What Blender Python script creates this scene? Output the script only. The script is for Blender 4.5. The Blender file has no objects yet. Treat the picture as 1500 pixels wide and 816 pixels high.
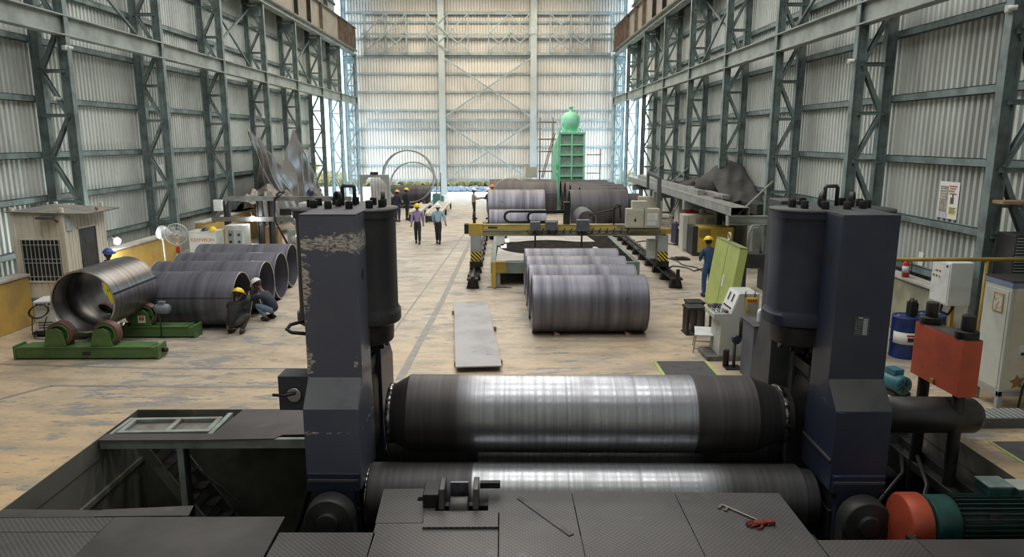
import bpy, bmesh, math, random
from mathutils import Vector, Matrix, Euler
random.seed(7)
C = bpy.context.scene.collection
PI = math.pi

# ------------------------------------------------------------------ materials
MATS = {}
def _n(nt, t, **kw):
    n = nt.nodes.new(t)
    for k, v in kw.items():
        if k in n.inputs.keys() if isinstance(k, str) else False: n.inputs[k].default_value = v
        else: setattr(n, k, v)
    return n
def col4(c): return (c[0], c[1], c[2], 1)
def mat(name, c1, c2=None, scale=4., rough=.5, metal=0., bump=0., stretch=(1, 1, 1), lo=.4, hi=.65, detail=6., emit=None, es=0., c3=None, s3=1., lo3=.55, hi3=.62, st3=(1, 1, 1), r2=None, bscale=None, alpha=None, coat=0.):
    if name in MATS: return MATS[name]
    m = bpy.data.materials.new(name); m.use_nodes = True; nt = m.node_tree; b = nt.nodes['Principled BSDF']; L = nt.links.new
    b.inputs['Base Color'].default_value = col4(c1); b.inputs['Roughness'].default_value = rough; b.inputs['Metallic'].default_value = metal
    if coat: b.inputs['Coat Weight'].default_value = coat
    if emit: b.inputs['Emission Color'].default_value = col4(emit); b.inputs['Emission Strength'].default_value = es
    m.diffuse_color = col4(c1)
    tc = nt.nodes.new('ShaderNodeTexCoord')
    def noise(sc, st, dt=detail):
        mp = nt.nodes.new('ShaderNodeMapping'); mp.inputs['Scale'].default_value = st; L(tc.outputs['Object'], mp.inputs['Vector'])
        n = nt.nodes.new('ShaderNodeTexNoise'); n.inputs['Scale'].default_value = sc; n.inputs['Detail'].default_value = dt; n.inputs['Roughness'].default_value = .6
        L(mp.outputs[0], n.inputs['Vector']); return n
    def ramp(src, lo, hi):
        r = nt.nodes.new('ShaderNodeMapRange'); r.interpolation_type = 'SMOOTHSTEP'; r.inputs['From Min'].default_value = lo; r.inputs['From Max'].default_value = hi
        L(src, r.inputs['Value']); return r.outputs[0]
    col = None
    if c2:
        n = noise(scale, stretch); f = ramp(n.outputs[0], lo, hi)
        mx = nt.nodes.new('ShaderNodeMix'); mx.data_type = 'RGBA'; L(f, mx.inputs[0]); mx.inputs[6].default_value = col4(c1); mx.inputs[7].default_value = col4(c2); col = mx.outputs[2]
        if r2 is not None:
            mr = nt.nodes.new('ShaderNodeMapRange'); mr.inputs['To Min'].default_value = rough; mr.inputs['To Max'].default_value = r2; L(f, mr.inputs['Value']); L(mr.outputs[0], b.inputs['Roughness'])
    if c3:
        n = noise(s3, st3, 8.); f = ramp(n.outputs[0], lo3, hi3)
        mx = nt.nodes.new('ShaderNodeMix'); mx.data_type = 'RGBA'; L(f, mx.inputs[0]); mx.inputs[6].default_value = col4(c1); mx.inputs[7].default_value = col4(c3)
        if col: L(col, mx.inputs[6])
        col = mx.outputs[2]
    if col: L(col, b.inputs['Base Color'])
    if bump:
        n = noise(bscale or scale * 3, (1, 1, 1)); bp = nt.nodes.new('ShaderNodeBump'); bp.inputs['Strength'].default_value = bump; bp.inputs['Distance'].default_value = .02
        L(n.outputs[0], bp.inputs['Height']); L(bp.outputs[0], b.inputs['Normal'])
    MATS[name] = m
    return m
def nodes(m): return m.node_tree, m.node_tree.nodes['Principled BSDF'], m.node_tree.links.new

# ------------------------------------------------------------------ mesh builder
class MB:
    def __init__(s): s.v = []; s.f = []; s.sm = []
    def add(s, vs, fs, sm=False):
        k = len(s.v); s.v += [tuple(v) for v in vs]
        for i, f in enumerate(fs):
            s.f.append([j + k for j in f]); s.sm.append(sm[i] if isinstance(sm, list) else sm)
        return s
    def box(s, x0, x1, y0, y1, z0, z1, M=None):
        vs = [Vector((x, y, z)) for z in (z0, z1) for y in (y0, y1) for x in (x0, x1)]
        if M is not None: vs = [M @ v for v in vs]
        return s.add(vs, [[0, 2, 3, 1], [4, 5, 7, 6], [0, 1, 5, 4], [1, 3, 7, 5], [3, 2, 6, 7], [2, 0, 4, 6]])
    def bar(s, p, q, w, h=None, up=(0, 0, 1)):
        h = h or w; p = Vector(p); q = Vector(q); d = (q - p); l = d.length; d.normalize(); u = Vector(up)
        if abs(d.dot(u)) > .98: u = Vector((1, 0, 0))
        a = d.cross(u).normalized(); b = a.cross(d)
        M = Matrix((a, d, b)).transposed().to_4x4(); M.translation = p
        return s.box(-w / 2, w / 2, 0, l, -h / 2, h / 2, M)
    def frames(s, pts):
        pts = [Vector(p) for p in pts]; out = []; prev = None
        for i, p in enumerate(pts):
            if i == 0: d = pts[1] - p
            elif i == len(pts) - 1: d = p - pts[i - 1]
            else: d = (pts[i + 1] - p).normalized() + (p - pts[i - 1]).normalized()
            d.normalize()
            if prev is None:
                u = Vector((0, 0, 1)) if abs(d.z) < .9 else Vector((1, 0, 0)); a = d.cross(u).normalized()
            else:
                a = prev - d * prev.dot(d)
                if a.length < 1e-6: a = d.orthogonal()
                a.normalize()
            prev = a; out.append((p, a, a.cross(d)))
        return out
    def tube(s, pts, r, n=10, cap=True, closed=False):
        fr = s.frames(pts); rs = r if isinstance(r, (list, tuple)) else [r] * len(pts); vs = []; fs = []; sm = []
        for (p, a, b), q in zip(fr, rs):
            for k in range(n):
                t = 2 * PI * k / n; vs.append(p + (a * math.cos(t) + b * math.sin(t)) * q)
        m = len(pts)
        for i in range(m - 1 + (1 if closed else 0)):
            for k in range(n):
                j = (i + 1) % m
                fs.append([i * n + k, i * n + (k + 1) % n, j * n + (k + 1) % n, j * n + k]); sm.append(True)
        if cap and not closed:
            fs.append(list(range(n))[::-1]); sm.append(False); fs.append(list(range((m - 1) * n, m * n))); sm.append(False)
        return s.add(vs, fs, sm)
    def cyl(s, p, q, r, n=24, r2=None): return s.tube([p, q], [r, r if r2 is None else r2], n)
    def lathe(s, prof, o=(0, 0, 0), ax='Z', n=32, closed=False, smooth=True, a0=0, a1=2 * PI):
        full = abs(a1 - a0 - 2 * PI) < 1e-6; vs = []; fs = []; nn = n if full else n + 1
        for t, r in prof:
            for k in range(nn):
                a = a0 + (a1 - a0) * k / n; c, d = r * math.cos(a), r * math.sin(a)
                v = {'Z': (c, d, t), 'X': (t, c, d), 'Y': (d, t, c)}[ax]; vs.append((v[0] + o[0], v[1] + o[1], v[2] + o[2]))
        m = len(prof)
        for i in range(m if closed else m - 1):
            j = (i + 1) % m
            for k in range(n):
                k2 = (k + 1) % nn; fs.append([i * nn + k, i * nn + k2, j * nn + k2, j * nn + k])
        # split sharp edges: duplicate rings handled by per-face smooth + bevel angle
        sm = [smooth] * len(fs)
        return s.add(vs, fs, sm)
    def pipe(s, p, q, ro, ri, n=48):
        p = Vector(p); q = Vector(q); d = (q - p).normalized(); u = Vector((0, 0, 1)) if abs(d.z) < .9 else Vector((1, 0, 0)); a = d.cross(u).normalized(); b = a.cross(d)
        vs = []; fs = []; sm = []
        e = min(.012, (ro - ri) * .3)
        rings = [(p, ri), (p, ro - e), (p + d * e, ro), (q - d * e, ro), (q, ro - e), (q, ri)]
        for c, r in rings:
            for k in range(n):
                t = 2 * PI * k / n; vs.append(c + (a * math.cos(t) + b * math.sin(t)) * r)
        for i in range(6):
            j = (i + 1) % 6
            for k in range(n):
                fs.append([i * n + k, i * n + (k + 1) % n, j * n + (k + 1) % n, j * n + k]); sm.append(i in (2, 5))
        return s.add(vs, fs, sm)
    def prism(s, poly, a, b, ax='Y'):
        n = len(poly)
        def P(u, v, t): return {'Y': (u, t, v), 'X': (t, u, v), 'Z': (u, v, t)}[ax]
        vs = [P(u, v, a) for u, v in poly] + [P(u, v, b) for u, v in poly]
        fs = [list(range(n))[::-1], list(range(n, 2 * n))] + [[i, (i + 1) % n, (i + 1) % n + n, i + n] for i in range(n)]
        return s.add(vs, fs)
    def ball(s, c, r, n=16, m=10, z0=-1., z1=1.):
        rx, ry, rz = r if isinstance(r, (tuple, list)) else (r, r, r); vs = []; fs = []
        for i in range(m + 1):
            ph = math.asin(max(-1, min(1, z0))) + (math.asin(max(-1, min(1, z1))) - math.asin(max(-1, min(1, z0)))) * i / m
            for k in range(n):
                t = 2 * PI * k / n; vs.append((c[0] + rx * math.cos(ph) * math.cos(t), c[1] + ry * math.cos(ph) * math.sin(t), c[2] + rz * math.sin(ph)))
        for i in range(m):
            for k in range(n): fs.append([i * n + k, i * n + (k + 1) % n, (i + 1) * n + (k + 1) % n, (i + 1) * n + k])
        return s.add(vs, fs, True)
    def grid(s, fn, nu, nv, smooth=True, closed_u=False):
        vs = [fn(i / nu, j / nv) for i in range(nu + 1) for j in range(nv + 1)]
        fs = [[i * (nv + 1) + j, (i + 1) * (nv + 1) + j, (i + 1) * (nv + 1) + j + 1, i * (nv + 1) + j + 1] for i in range(nu) for j in range(nv)]
        return s.add(vs, fs, smooth)
    def ibeam(s, p, q, w, h, t=.02, up=(0, 0, 1), tw=None):
        """I section between p and q: flanges w wide normal to up, depth h"""
        p = Vector(p); q = Vector(q); d = (q - p); l = d.length; d.normalize(); u = Vector(up); a = d.cross(u).normalized(); b = a.cross(d); tw = tw or t
        M = Matrix((a, d, b)).transposed().to_4x4(); M.translation = p
        s.box(-w / 2, w / 2, 0, l, h / 2 - t, h / 2, M); s.box(-w / 2, w / 2, 0, l, -h / 2, -h / 2 + t, M); s.box(-tw / 2, tw / 2, 0, l, -h / 2 + t, h / 2 - t, M)
        return s
    def build(s, name, m, parent=None, loc=None, rot=None, bevel=0., seg=2, solid=0., weld=False):
        me = bpy.data.meshes.new(name); me.from_pydata(s.v, [], s.f); me.polygons.foreach_set('use_smooth', s.sm)
        bm = bmesh.new(); bm.from_mesh(me)
        bmesh.ops.recalc_face_normals(bm, faces=bm.faces); bm.to_mesh(me); bm.free()
        o = bpy.data.objects.new(name, me); C.objects.link(o)
        if m: me.materials.append(m)
        if parent: o.parent = parent
        if loc: o.location = loc
        if rot: o.rotation_euler = rot
        if solid:
            q = o.modifiers.new('solid', 'SOLIDIFY'); q.thickness = solid; q.offset = 0
        if bevel:
            q = o.modifiers.new('bevel', 'BEVEL'); q.width = bevel; q.segments = seg; q.limit_method = 'ANGLE'; q.angle_limit = math.radians(40); q.harden_normals = False
        return o
def tag(o, label=None, cat=None, group=None, kind=None):
    if label: o['label'] = label
    if cat: o['category'] = cat
    if group: o['group'] = group
    if kind: o['kind'] = kind
    return o
def thing(name, label, cat, loc=(0, 0, 0), rz=0, group=None):
    o = bpy.data.objects.new(name, None); C.objects.link(o); o.location = loc; o.rotation_euler = (0, 0, rz); o.empty_display_size = .2
    return tag(o, label, cat, group)
def struct(o): o['kind'] = 'structure'; return o
def dup(root, loc, rz=None, label=None, group=None):
    r = root.copy(); C.objects.link(r); r.location = loc
    if rz is not None: r.rotation_euler = (0, 0, rz)
    if label: r['label'] = label
    if group: r['group'] = group
    for ch in list(root.children):
        c = ch.copy(); C.objects.link(c); c.parent = r
        for g in list(ch.children):
            d = g.copy(); C.objects.link(d); d.parent = c
    return r
def text(name, body, size, m, parent, loc, rot=(PI / 2, 0, 0), ext=.001, align='CENTER'):
    cu = bpy.data.curves.new(name, 'FONT'); cu.body = body; cu.size = size; cu.extrude = ext; cu.align_x = align; cu.align_y = 'CENTER'
    o = bpy.data.objects.new(name, cu); C.objects.link(o); o.location = loc; o.rotation_euler = rot; cu.materials.append(m)
    dg = bpy.context.evaluated_depsgraph_get(); me = bpy.data.meshes.new_from_object(o.evaluated_get(dg)); bpy.data.objects.remove(o); o = bpy.data.objects.new(name, me); C.objects.link(o); o.location = loc; o.rotation_euler = rot
    if not me.materials: me.materials.append(m)
    if parent: o.parent = parent
    return o

# ------------------------------------------------------------------ material library
M_green = mat('painted_column_steel', (.19, .25, .245), (.115, .145, .14), 2.5, .55, .1, c3=(.29, .33, .32), s3=1.2, lo3=.55, hi3=.75)
M_beam = mat('painted_beam_steel', (.33, .37, .35), (.22, .25, .235), 1.2, .6, .1, c3=(.24, .19, .14), s3=3, lo3=.68, hi3=.75)
M_girder = mat('rusty_girder_steel', (.16, .125, .10), (.24, .2, .17), 1.5, .7, .1)
M_plate_girder = mat('grey_girder_web', (.29, .27, .235), (.22, .21, .19), .8, .7, .1)
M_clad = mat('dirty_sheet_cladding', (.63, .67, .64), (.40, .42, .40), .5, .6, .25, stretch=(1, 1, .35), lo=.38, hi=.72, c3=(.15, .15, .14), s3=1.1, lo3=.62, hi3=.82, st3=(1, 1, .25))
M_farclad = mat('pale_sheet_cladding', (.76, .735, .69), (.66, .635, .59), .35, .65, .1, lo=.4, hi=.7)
M_fargirt = mat('blue_grey_girt_paint', (.36, .43, .45), (.28, .34, .36), 2, .6, .1)
def floor_mat():
    m = bpy.data.materials.new('worn_floor_paint_far_glare'); m.use_nodes = True; nt, b, L = nodes(m); tc = nt.nodes.new('ShaderNodeTexCoord')
    def nz(sc, st=(1, 1, 1), d=8, r=.6):
        mp = nt.nodes.new('ShaderNodeMapping'); mp.inputs['Scale'].default_value = st; L(tc.outputs['Object'], mp.inputs[0])
        n = nt.nodes.new('ShaderNodeTexNoise'); n.inputs['Scale'].default_value = sc; n.inputs['Detail'].default_value = d; n.inputs['Roughness'].default_value = r; L(mp.outputs[0], n.inputs['Vector']); return n.outputs[0]
    def mr(src, a, bb, c=0., d=1.):
        r = nt.nodes.new('ShaderNodeMapRange'); r.interpolation_type = 'SMOOTHSTEP'; r.inputs[1].default_value = a; r.inputs[2].default_value = bb; r.inputs[3].default_value = c; r.inputs[4].default_value = d; L(src, r.inputs[0]); return r.outputs[0]
    def mul(a, c):
        q = nt.nodes.new('ShaderNodeMath'); q.operation = 'MULTIPLY'; L(a, q.inputs[0]); L(c, q.inputs[1]); return q.outputs[0]
    def add(a, c):
        q = nt.nodes.new('ShaderNodeMath'); q.operation = 'ADD'; L(a, q.inputs[0]); L(c, q.inputs[1]); return q.outputs[0]
    def mix(f, a, c):
        x = nt.nodes.new('ShaderNodeMix'); x.data_type = 'RGBA'; L(f, x.inputs[0])
        for i, q in ((6, a), (7, c)):
            if isinstance(q, tuple): x.inputs[i].default_value = col4(q)
            else: L(q, x.inputs[i])
        return x.outputs[2]
    base = mix(mr(nz(.16), .38, .62), (.66, .475, .275), (.50, .415, .30))
    sx = nt.nodes.new('ShaderNodeSeparateXYZ'); L(tc.outputs['Object'], sx.inputs[0]); far_glare = nt.nodes.new('ShaderNodeMath'); far_glare.operation = 'MULTIPLY_ADD'; L(nz(.2), far_glare.inputs[0]); far_glare.inputs[1].default_value = 16; L(sx.outputs[1], far_glare.inputs[2])
    base = mix(mr(far_glare.outputs[0], 15, 37, 0, .85), base, (.56, .53, .49))  # pales the far floor: glare from the far end put into the colour
    base = mix(mr(nz(1.3, (.6, 1.5, 1), 10, .7), .4, .65), base, (.39, .325, .245))
    patch = add(nz(1.5, (.6, 1.7, 1), 14, .74), mr(nz(.22, (1, 1, 1), 3), .3, .7, -.07, .07))
    base = mix(mr(patch, .545, .585), base, (.285, .28, .27))
    base = mix(mr(nz(9, (.45, 1.6, 1), 10, .7), .57, .64, 0, .85), base, (.23, .195, .16))
    base = mix(mr(nz(7, (.45, 1.6, 1), 10, .7), .61, .68, 0, .5), base, (.70, .64, .54))
    base = mix(mr(nz(.42, (1, 1, 1), 8, .65), .57, .74, 0, .6), base, (.15, .135, .115))
    L(base, b.inputs['Base Color']); L(mr(nz(2.5), .3, .7, .36, .55), b.inputs['Roughness'])
    bp = nt.nodes.new('ShaderNodeBump'); bp.inputs['Strength'].default_value = .15; bp.inputs['Distance'].default_value = .01; L(patch, bp.inputs['Height']); L(bp.outputs[0], b.inputs['Normal'])
    return m
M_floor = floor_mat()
M_line = mat('grey_floor_line', (.25, .245, .235), (.33, .31, .27), 4, .5)
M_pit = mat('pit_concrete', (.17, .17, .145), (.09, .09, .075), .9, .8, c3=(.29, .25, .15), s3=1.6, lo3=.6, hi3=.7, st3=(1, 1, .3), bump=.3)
M_navy = mat('navy_machine_paint', (.024, .032, .064), (.043, .048, .07), 1.1, .48, 0, lo=.4, hi=.75, bump=.05, coat=.15)
M_navydust = mat('dusty_navy_paint', (.085, .086, .09), (.05, .054, .066), 2, .65)
M_blackiron = mat('black_iron', (.018, .018, .019), (.045, .042, .04), 3, .5, .3)
M_darksteel = mat('dark_forged_steel', (.055, .053, .054), (.085, .08, .076), 2, .42, .6)
M_steel = mat('bare_steel', (.42, .42, .43), (.3, .3, .31), 6, .3, .9)
M_chrome = mat('polished_rod', (.7, .7, .7), None, rough=.15, metal=1.)
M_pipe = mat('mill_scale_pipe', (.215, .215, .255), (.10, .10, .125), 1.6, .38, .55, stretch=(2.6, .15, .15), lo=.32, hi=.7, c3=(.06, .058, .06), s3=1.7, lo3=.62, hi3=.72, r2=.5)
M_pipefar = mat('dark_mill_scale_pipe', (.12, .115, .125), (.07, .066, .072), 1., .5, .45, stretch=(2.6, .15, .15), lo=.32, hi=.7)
M_pipein = mat('ground_bore_steel', (.17, .165, .165), (.08, .078, .078), 1.2, .36, .75, stretch=(.2, 5, .2), lo=.35, hi=.7)
M_rim = mat('machined_pipe_edge', (.55, .56, .58), (.4, .41, .43), 5, .3, .9)
M_rigreen = mat('green_rotator_paint', (.085, .185, .055), (.055, .12, .04), 2, .45, coat=.1)
M_rubber = mat('black_rubber', (.02, .02, .02), rough=.7)
M_redband = mat('red_polyurethane', (.17, .07, .055), (.10, .055, .048), 4, .6)
M_white = mat('white_enamel', (.72, .74, .74), (.58, .6, .6), 2, .4)
M_beige = mat('beige_enamel', (.56, .55, .46), (.47, .46, .38), 1.5, .45)
M_grey = mat('grey_enamel', (.33, .36, .35), (.26, .29, .28), 1.5, .5)
M_ltgrey = mat('light_grey_enamel', (.55, .58, .55), (.43, .46, .43), 1.2, .5, c3=(.3, .29, .26), s3=1.5, lo3=.62, hi3=.8)
M_yellow = mat('yellow_paint', (.60, .42, .05), (.45, .33, .08), 2.5, .5)
M_ochre = mat('ochre_wall_paint', (.55, .36, .09), (.40, .27, .09), 1.3, .7, c3=(.15, .12, .07), s3=1.1, lo3=.6, hi3=.78, st3=(1, 1, .4), bump=.1)
M_mustard = mat('mustard_box_paint', (.40, .28, .05), (.3, .2, .04), 3, .5)
M_helmY = mat('yellow_helmet_plastic', (.85, .62, .01), rough=.3)
M_helmW = mat('white_helmet_plastic', (.82, .83, .82), rough=.35)
M_helmB = mat('blue_helmet_plastic', (.06, .11, .38), rough=.35)
M_helmO = mat('orange_helmet_plastic', (.75, .28, .04), rough=.35)
M_skin = mat('brown_skin', (.19, .105, .07), rough=.55)
M_hair = mat('black_hair', (.012, .01, .01), rough=.6)
M_orange = mat('red_orange_paint', (.60, .105, .05), (.45, .08, .042), 1.6, .45, c3=(.10, .03, .02), s3=5, lo3=.68, hi3=.72)
M_teal = mat('teal_motor_paint', (.02, .105, .095), (.012, .06, .055), 3, .45)
M_blue = mat('blue_drum_paint', (.012, .035, .17), (.008, .022, .10), 3, .35)
M_paper = mat('white_paper', (.8, .8, .77), rough=.8)
M_ink = mat('black_print', (.03, .03, .03), rough=.7)
M_redink = mat('red_print', (.5, .04, .03), rough=.7)
M_wood = mat('rough_timber', (.42, .29, .16), (.28, .19, .10), 3, .8, stretch=(1, 6, 1))
M_tarp = mat('grey_plastic_tarp', (.115, .105, .098), (.05, .047, .046), .35, .26, 0, bump=.2)
M_tarpdark = mat('charcoal_canvas_tarp', (.032, .032, .031), (.055, .054, .05), 1.4, .8, bump=.2)
M_lime = mat('lime_green_paint', (.47, .56, .17), (.38, .46, .14), 1.4, .5)
M_mint = mat('haze_pale_mint_paint', (.33, .80, .58), (.26, .70, .48), 2, .5)  # tower green made paler, distance haze put into the colour
M_mintdark = mat('haze_pale_mesh_panel', (.26, .38, .32), (.2, .3, .25), 4, .8)  # tower panels lightened for the same haze
M_rust = mat('rusty_scaffold_tube', (.22, .15, .11), (.15, .1, .08), 3, .8)
M_cabin = mat('cream_cabin_paint', (.86, .81, .70), (.72, .66, .53), 1.3, .6, stretch=(1, 1, .4), c3=(.36, .25, .14), s3=2.2, lo3=.62, hi3=.75, st3=(1, 1, .35))
M_cabinblue = mat('blue_grey_cabin_skirt', (.27, .33, .36), (.2, .25, .27), 2, .6)
M_dark = mat('dark_void_panel', (.02, .02, .021), (.035, .035, .035), 3, .6)
M_turq = mat('turquoise_frame_paint', (.33, .37, .34), (.22, .25, .23), 2, .6, c3=(.25, .14, .07), s3=2.5, lo3=.58, hi3=.64)
M_cable = mat('black_cable', (.012, .012, .012), rough=.5)
def checker(name, c1, c2):
    m = mat(name, c1, c2, .8, .5, .25, lo=.35, hi=.7, c3=(c1[0] * 1.5, c1[1] * 1.5, c1[2] * 1.5), s3=2.2, lo3=.6, hi3=.75); nt, b, L = nodes(m)
    tc = nt.nodes.new('ShaderNodeTexCoord'); sp = nt.nodes.new('ShaderNodeSeparateXYZ'); L(tc.outputs['Object'], sp.inputs[0])
    def mt(op, a, bb):
        q = nt.nodes.new('ShaderNodeMath'); q.operation = op
        for i, x in enumerate((a, bb)):
            if x is None: continue
            if isinstance(x, (int, float)): q.inputs[i].default_value = x
            else: L(x, q.inputs[i])
        return q.outputs[0]
    u = mt('ADD', sp.outputs[0], sp.outputs[1]); v = mt('SUBTRACT', sp.outputs[0], sp.outputs[1])
    su = mt('SINE', mt('MULTIPLY', u, 95.), None); sv = mt('SINE', mt('MULTIPLY', v, 95.), None)
    h = mt('MAXIMUM', mt('MULTIPLY', mt('GREATER_THAN', su, .35), mt('GREATER_THAN', sv, -.4)), 0.)
    bp = nt.nodes.new('ShaderNodeBump'); bp.inputs['Strength'].default_value = .55; bp.inputs['Distance'].default_value = .006; L(h, bp.inputs['Height']); L(bp.outputs[0], b.inputs['Normal'])
    src = b.inputs['Base Color'].links[0].from_socket; hx = nt.nodes.new('ShaderNodeMix'); hx.data_type = 'RGBA'; L(mt('MULTIPLY', h, .3), hx.inputs[0]); L(src, hx.inputs[6]); hx.inputs[7].default_value = (.30, .285, .275, 1); L(hx.outputs[2], b.inputs['Base Color'])
    return m
M_deck = checker('chequered_deck_plate', (.10, .094, .094), (.068, .064, .065))
M_plainplate = mat('oily_plain_plate', (.095, .088, .088), (.062, .058, .058), .9, .5, .25, c3=(.16, .15, .145), s3=2.5, lo3=.64, hi3=.75)
def worn_roll(name, x0, x1, xa, xb, base, bright):
    """steel roll polished where plates have run: between x0 and x1 (local), soft start xa, hard end xb"""
    m = bpy.data.materials.new(name); m.use_nodes = True; nt, b, L = nodes(m); b.inputs['Metallic'].default_value = .85
    tc = nt.nodes.new('ShaderNodeTexCoord'); sp = nt.nodes.new('ShaderNodeSeparateXYZ'); L(tc.outputs['Object'], sp.inputs[0])
    def nz(sc, st, d=8):
        mp = nt.nodes.new('ShaderNodeMapping'); mp.inputs['Scale'].default_value = st; L(tc.outputs['Object'], mp.inputs[0])
        n = nt.nodes.new('ShaderNodeTexNoise'); n.inputs['Scale'].default_value = sc; n.inputs['Detail'].default_value = d; L(mp.outputs[0], n.inputs['Vector']); return n.outputs[0]
    def mr(src, a, bb, c=0., d=1.):
        r = nt.nodes.new('ShaderNodeMapRange'); r.inputs[1].default_value = a; r.inputs[2].default_value = bb; r.inputs[3].default_value = c; r.inputs[4].default_value = d; L(src, r.inputs[0]); return r.outputs[0]
    def mt(op, a, bb):
        q = nt.nodes.new('ShaderNodeMath'); q.operation = op; q.use_clamp = True
        for i, x in enumerate((a, bb)):
            if isinstance(x, (int, float)): q.inputs[i].default_value = x
            else: L(x, q.inputs[i])
        return q.outputs[0]
    band = mt('MULTIPLY', mr(sp.outputs[0], x0, xa), mr(sp.outputs[0], x1, xb))
    streak = nz(3.2, (5., .04, .04)); blot = nz(2.2, (1, 1, 1))
    f = mt('MULTIPLY', band, mr(streak, .34, .6, .6, 1.)); f = mt('MULTIPLY', f, mr(blot, .3, .6, .65, 1.))
    g = mr(nz(4., (3., .1, .1)), .4, .68, 0, .07)
    f = mt('ADD', f, g)
    mx = nt.nodes.new('ShaderNodeMix'); mx.data_type = 'RGBA'; L(f, mx.inputs[0]); mx.inputs[6].default_value = col4(base); mx.inputs[7].default_value = col4(bright); L(mx.outputs[2], b.inputs['Base Color'])
    L(mr(f, 0, 1, .55, .27), b.inputs['Roughness'])
    bp = nt.nodes.new('ShaderNodeBump'); bp.inputs['Strength'].default_value = .12; bp.inputs['Distance'].default_value = .01; L(nz(12., (4, .6, .6), 4), bp.inputs['Height']); L(bp.outputs[0], b.inputs['Normal'])
    return m
def stripes(name, c1, c2, freq):
    m = mat(name, c1); nt, b, L = nodes(m); tc = nt.nodes.new('ShaderNodeTexCoord'); sp = nt.nodes.new('ShaderNodeSeparateXYZ'); L(tc.outputs['Object'], sp.inputs[0])
    a = nt.nodes.new('ShaderNodeMath'); a.operation = 'ADD'; L(sp.outputs[0], a.inputs[0]); L(sp.outputs[2], a.inputs[1])
    w = nt.nodes.new('ShaderNodeMath'); w.operation = 'MULTIPLY'; w.inputs[1].default_value = freq; L(a.outputs[0], w.inputs[0])
    fr = nt.nodes.new('ShaderNodeMath'); fr.operation = 'FRACT'; L(w.outputs[0], fr.inputs[0]); g = nt.nodes.new('ShaderNodeMath'); g.operation = 'GREATER_THAN'; g.inputs[1].default_value = .5; L(fr.outputs[0], g.inputs[0])
    mx = nt.nodes.new('ShaderNodeMix'); mx.data_type = 'RGBA'; L(g.outputs[0], mx.inputs[0]); mx.inputs[6].default_value = col4(c1); mx.inputs[7].default_value = col4(c2); L(mx.outputs[2], b.inputs['Base Color'])
    return m
M_hazard = stripes('hazard_stripes', (.75, .58, .05), (.02, .02, .02), 8.)
def chipped(name):
    """navy paint flaked off to bare filler and rust near the left edge, around a height line, as local patches"""
    m = mat(name, (.108, .12, .178), (.135, .145, .195), 1.0, .42, 0, lo=.4, hi=.75, bump=.12, coat=.2); nt, b, L = nodes(m)
    base = b.inputs['Base Color'].links[0].from_socket
    tc = nt.nodes.new('ShaderNodeTexCoord'); sp = nt.nodes.new('ShaderNodeSeparateXYZ'); L(tc.outputs['Object'], sp.inputs[0])
    def nz(sc, st=(1, 1, 1), d=10):
        mp = nt.nodes.new('ShaderNodeMapping'); mp.inputs['Scale'].default_value = st; L(tc.outputs['Object'], mp.inputs[0])
        n = nt.nodes.new('ShaderNodeTexNoise'); n.inputs['Scale'].default_value = sc; n.inputs['Detail'].default_value = d; n.inputs['Roughness'].default_value = .65; L(mp.outputs[0], n.inputs['Vector']); return n.outputs[0]
    def mt(op, a, bb, cl=False):
        q = nt.nodes.new('ShaderNodeMath'); q.operation = op; q.use_clamp = cl
        for i, x in enumerate((a, bb)):
            if x is None: continue
            if isinstance(x, (int, float)): q.inputs[i].default_value = x
            else: L(x, q.inputs[i])
        return q.outputs[0]
    def bump1(src, c, w):  # triangular bump of half width w at c
        return mt('SUBTRACT', 1., mt('DIVIDE', mt('ABSOLUTE', mt('SUBTRACT', src, c), None), w), True)
    x, z = sp.outputs[0], sp.outputs[2]
    zone = mt('MAXIMUM', mt('MULTIPLY', bump1(x, -.36, .2), bump1(z, 2.6, .75)), mt('MULTIPLY', bump1(z, 3.17, .24), mt('ADD', .85, mt('MULTIPLY', x, .4))))
    zone = mt('MAXIMUM', zone, mt('MULTIPLY', bump1(x, -.36, .16), bump1(z, 1.55, .5)))
    zone = mt('MAXIMUM', zone, mt('MULTIPLY', bump1(z, .66, .07), .62))
    zone = mt('MAXIMUM', zone, mt('MULTIPLY', mt('MULTIPLY', bump1(x, .3, .16), bump1(z, 1.55, .3)), .6))
    v = mt('ADD', mt('MULTIPLY', zone, .42), mt('MULTIPLY', nz(8., (1, 1, 1.8)), .9))
    f = mt('MULTIPLY', mt('SUBTRACT', v, .662), 26., True)
    f2 = mt('MULTIPLY', mt('SUBTRACT', nz(14., (1, 1, 2.5)), .46), 8., True)
    c = nt.nodes.new('ShaderNodeMix'); c.data_type = 'RGBA'; L(f2, c.inputs[0]); c.inputs[6].default_value = (.72, .69, .66, 1); c.inputs[7].default_value = (.22, .15, .12, 1)
    mx = nt.nodes.new('ShaderNodeMix'); mx.data_type = 'RGBA'; L(f, mx.inputs[0]); L(base, mx.inputs[6]); L(c.outputs[2], mx.inputs[7]); L(mx.outputs[2], b.inputs['Base Color'])
    return m
M_chip = chipped('chipped_navy_paint')
WORLD = 6.; EXPO = 0.6
ROOF_FILL = [(1, 180), (8, 460), (14, 540), (21, 560), (28, 620), (35, 680), (42, 760), (49, 700), (56, 650)]  # distance and power of the added lights under the roof
# ================================================================== SETTING
XL, XR, YB = -13.25, 10.0, 60.3
PX0, PX1, PY0, PY1 = -6.24, 6.9, 7.3, 11.45          # press pit
# floor with the pit cut out
b = MB()
def slab(x0, x1, y0, y1, z1=0., th=.3): b.box(x0, x1, y0, y1, z1 - th, z1)
slab(XL - .2, PX0, -4, YB + 1.5); slab(PX1, XR + .2, -4, YB + 1.5); slab(PX0, PX1, PY1, YB + 1.5); slab(PX0, PX1, -4, 5.2)
floor = struct(b.build('floor', M_floor))
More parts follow.
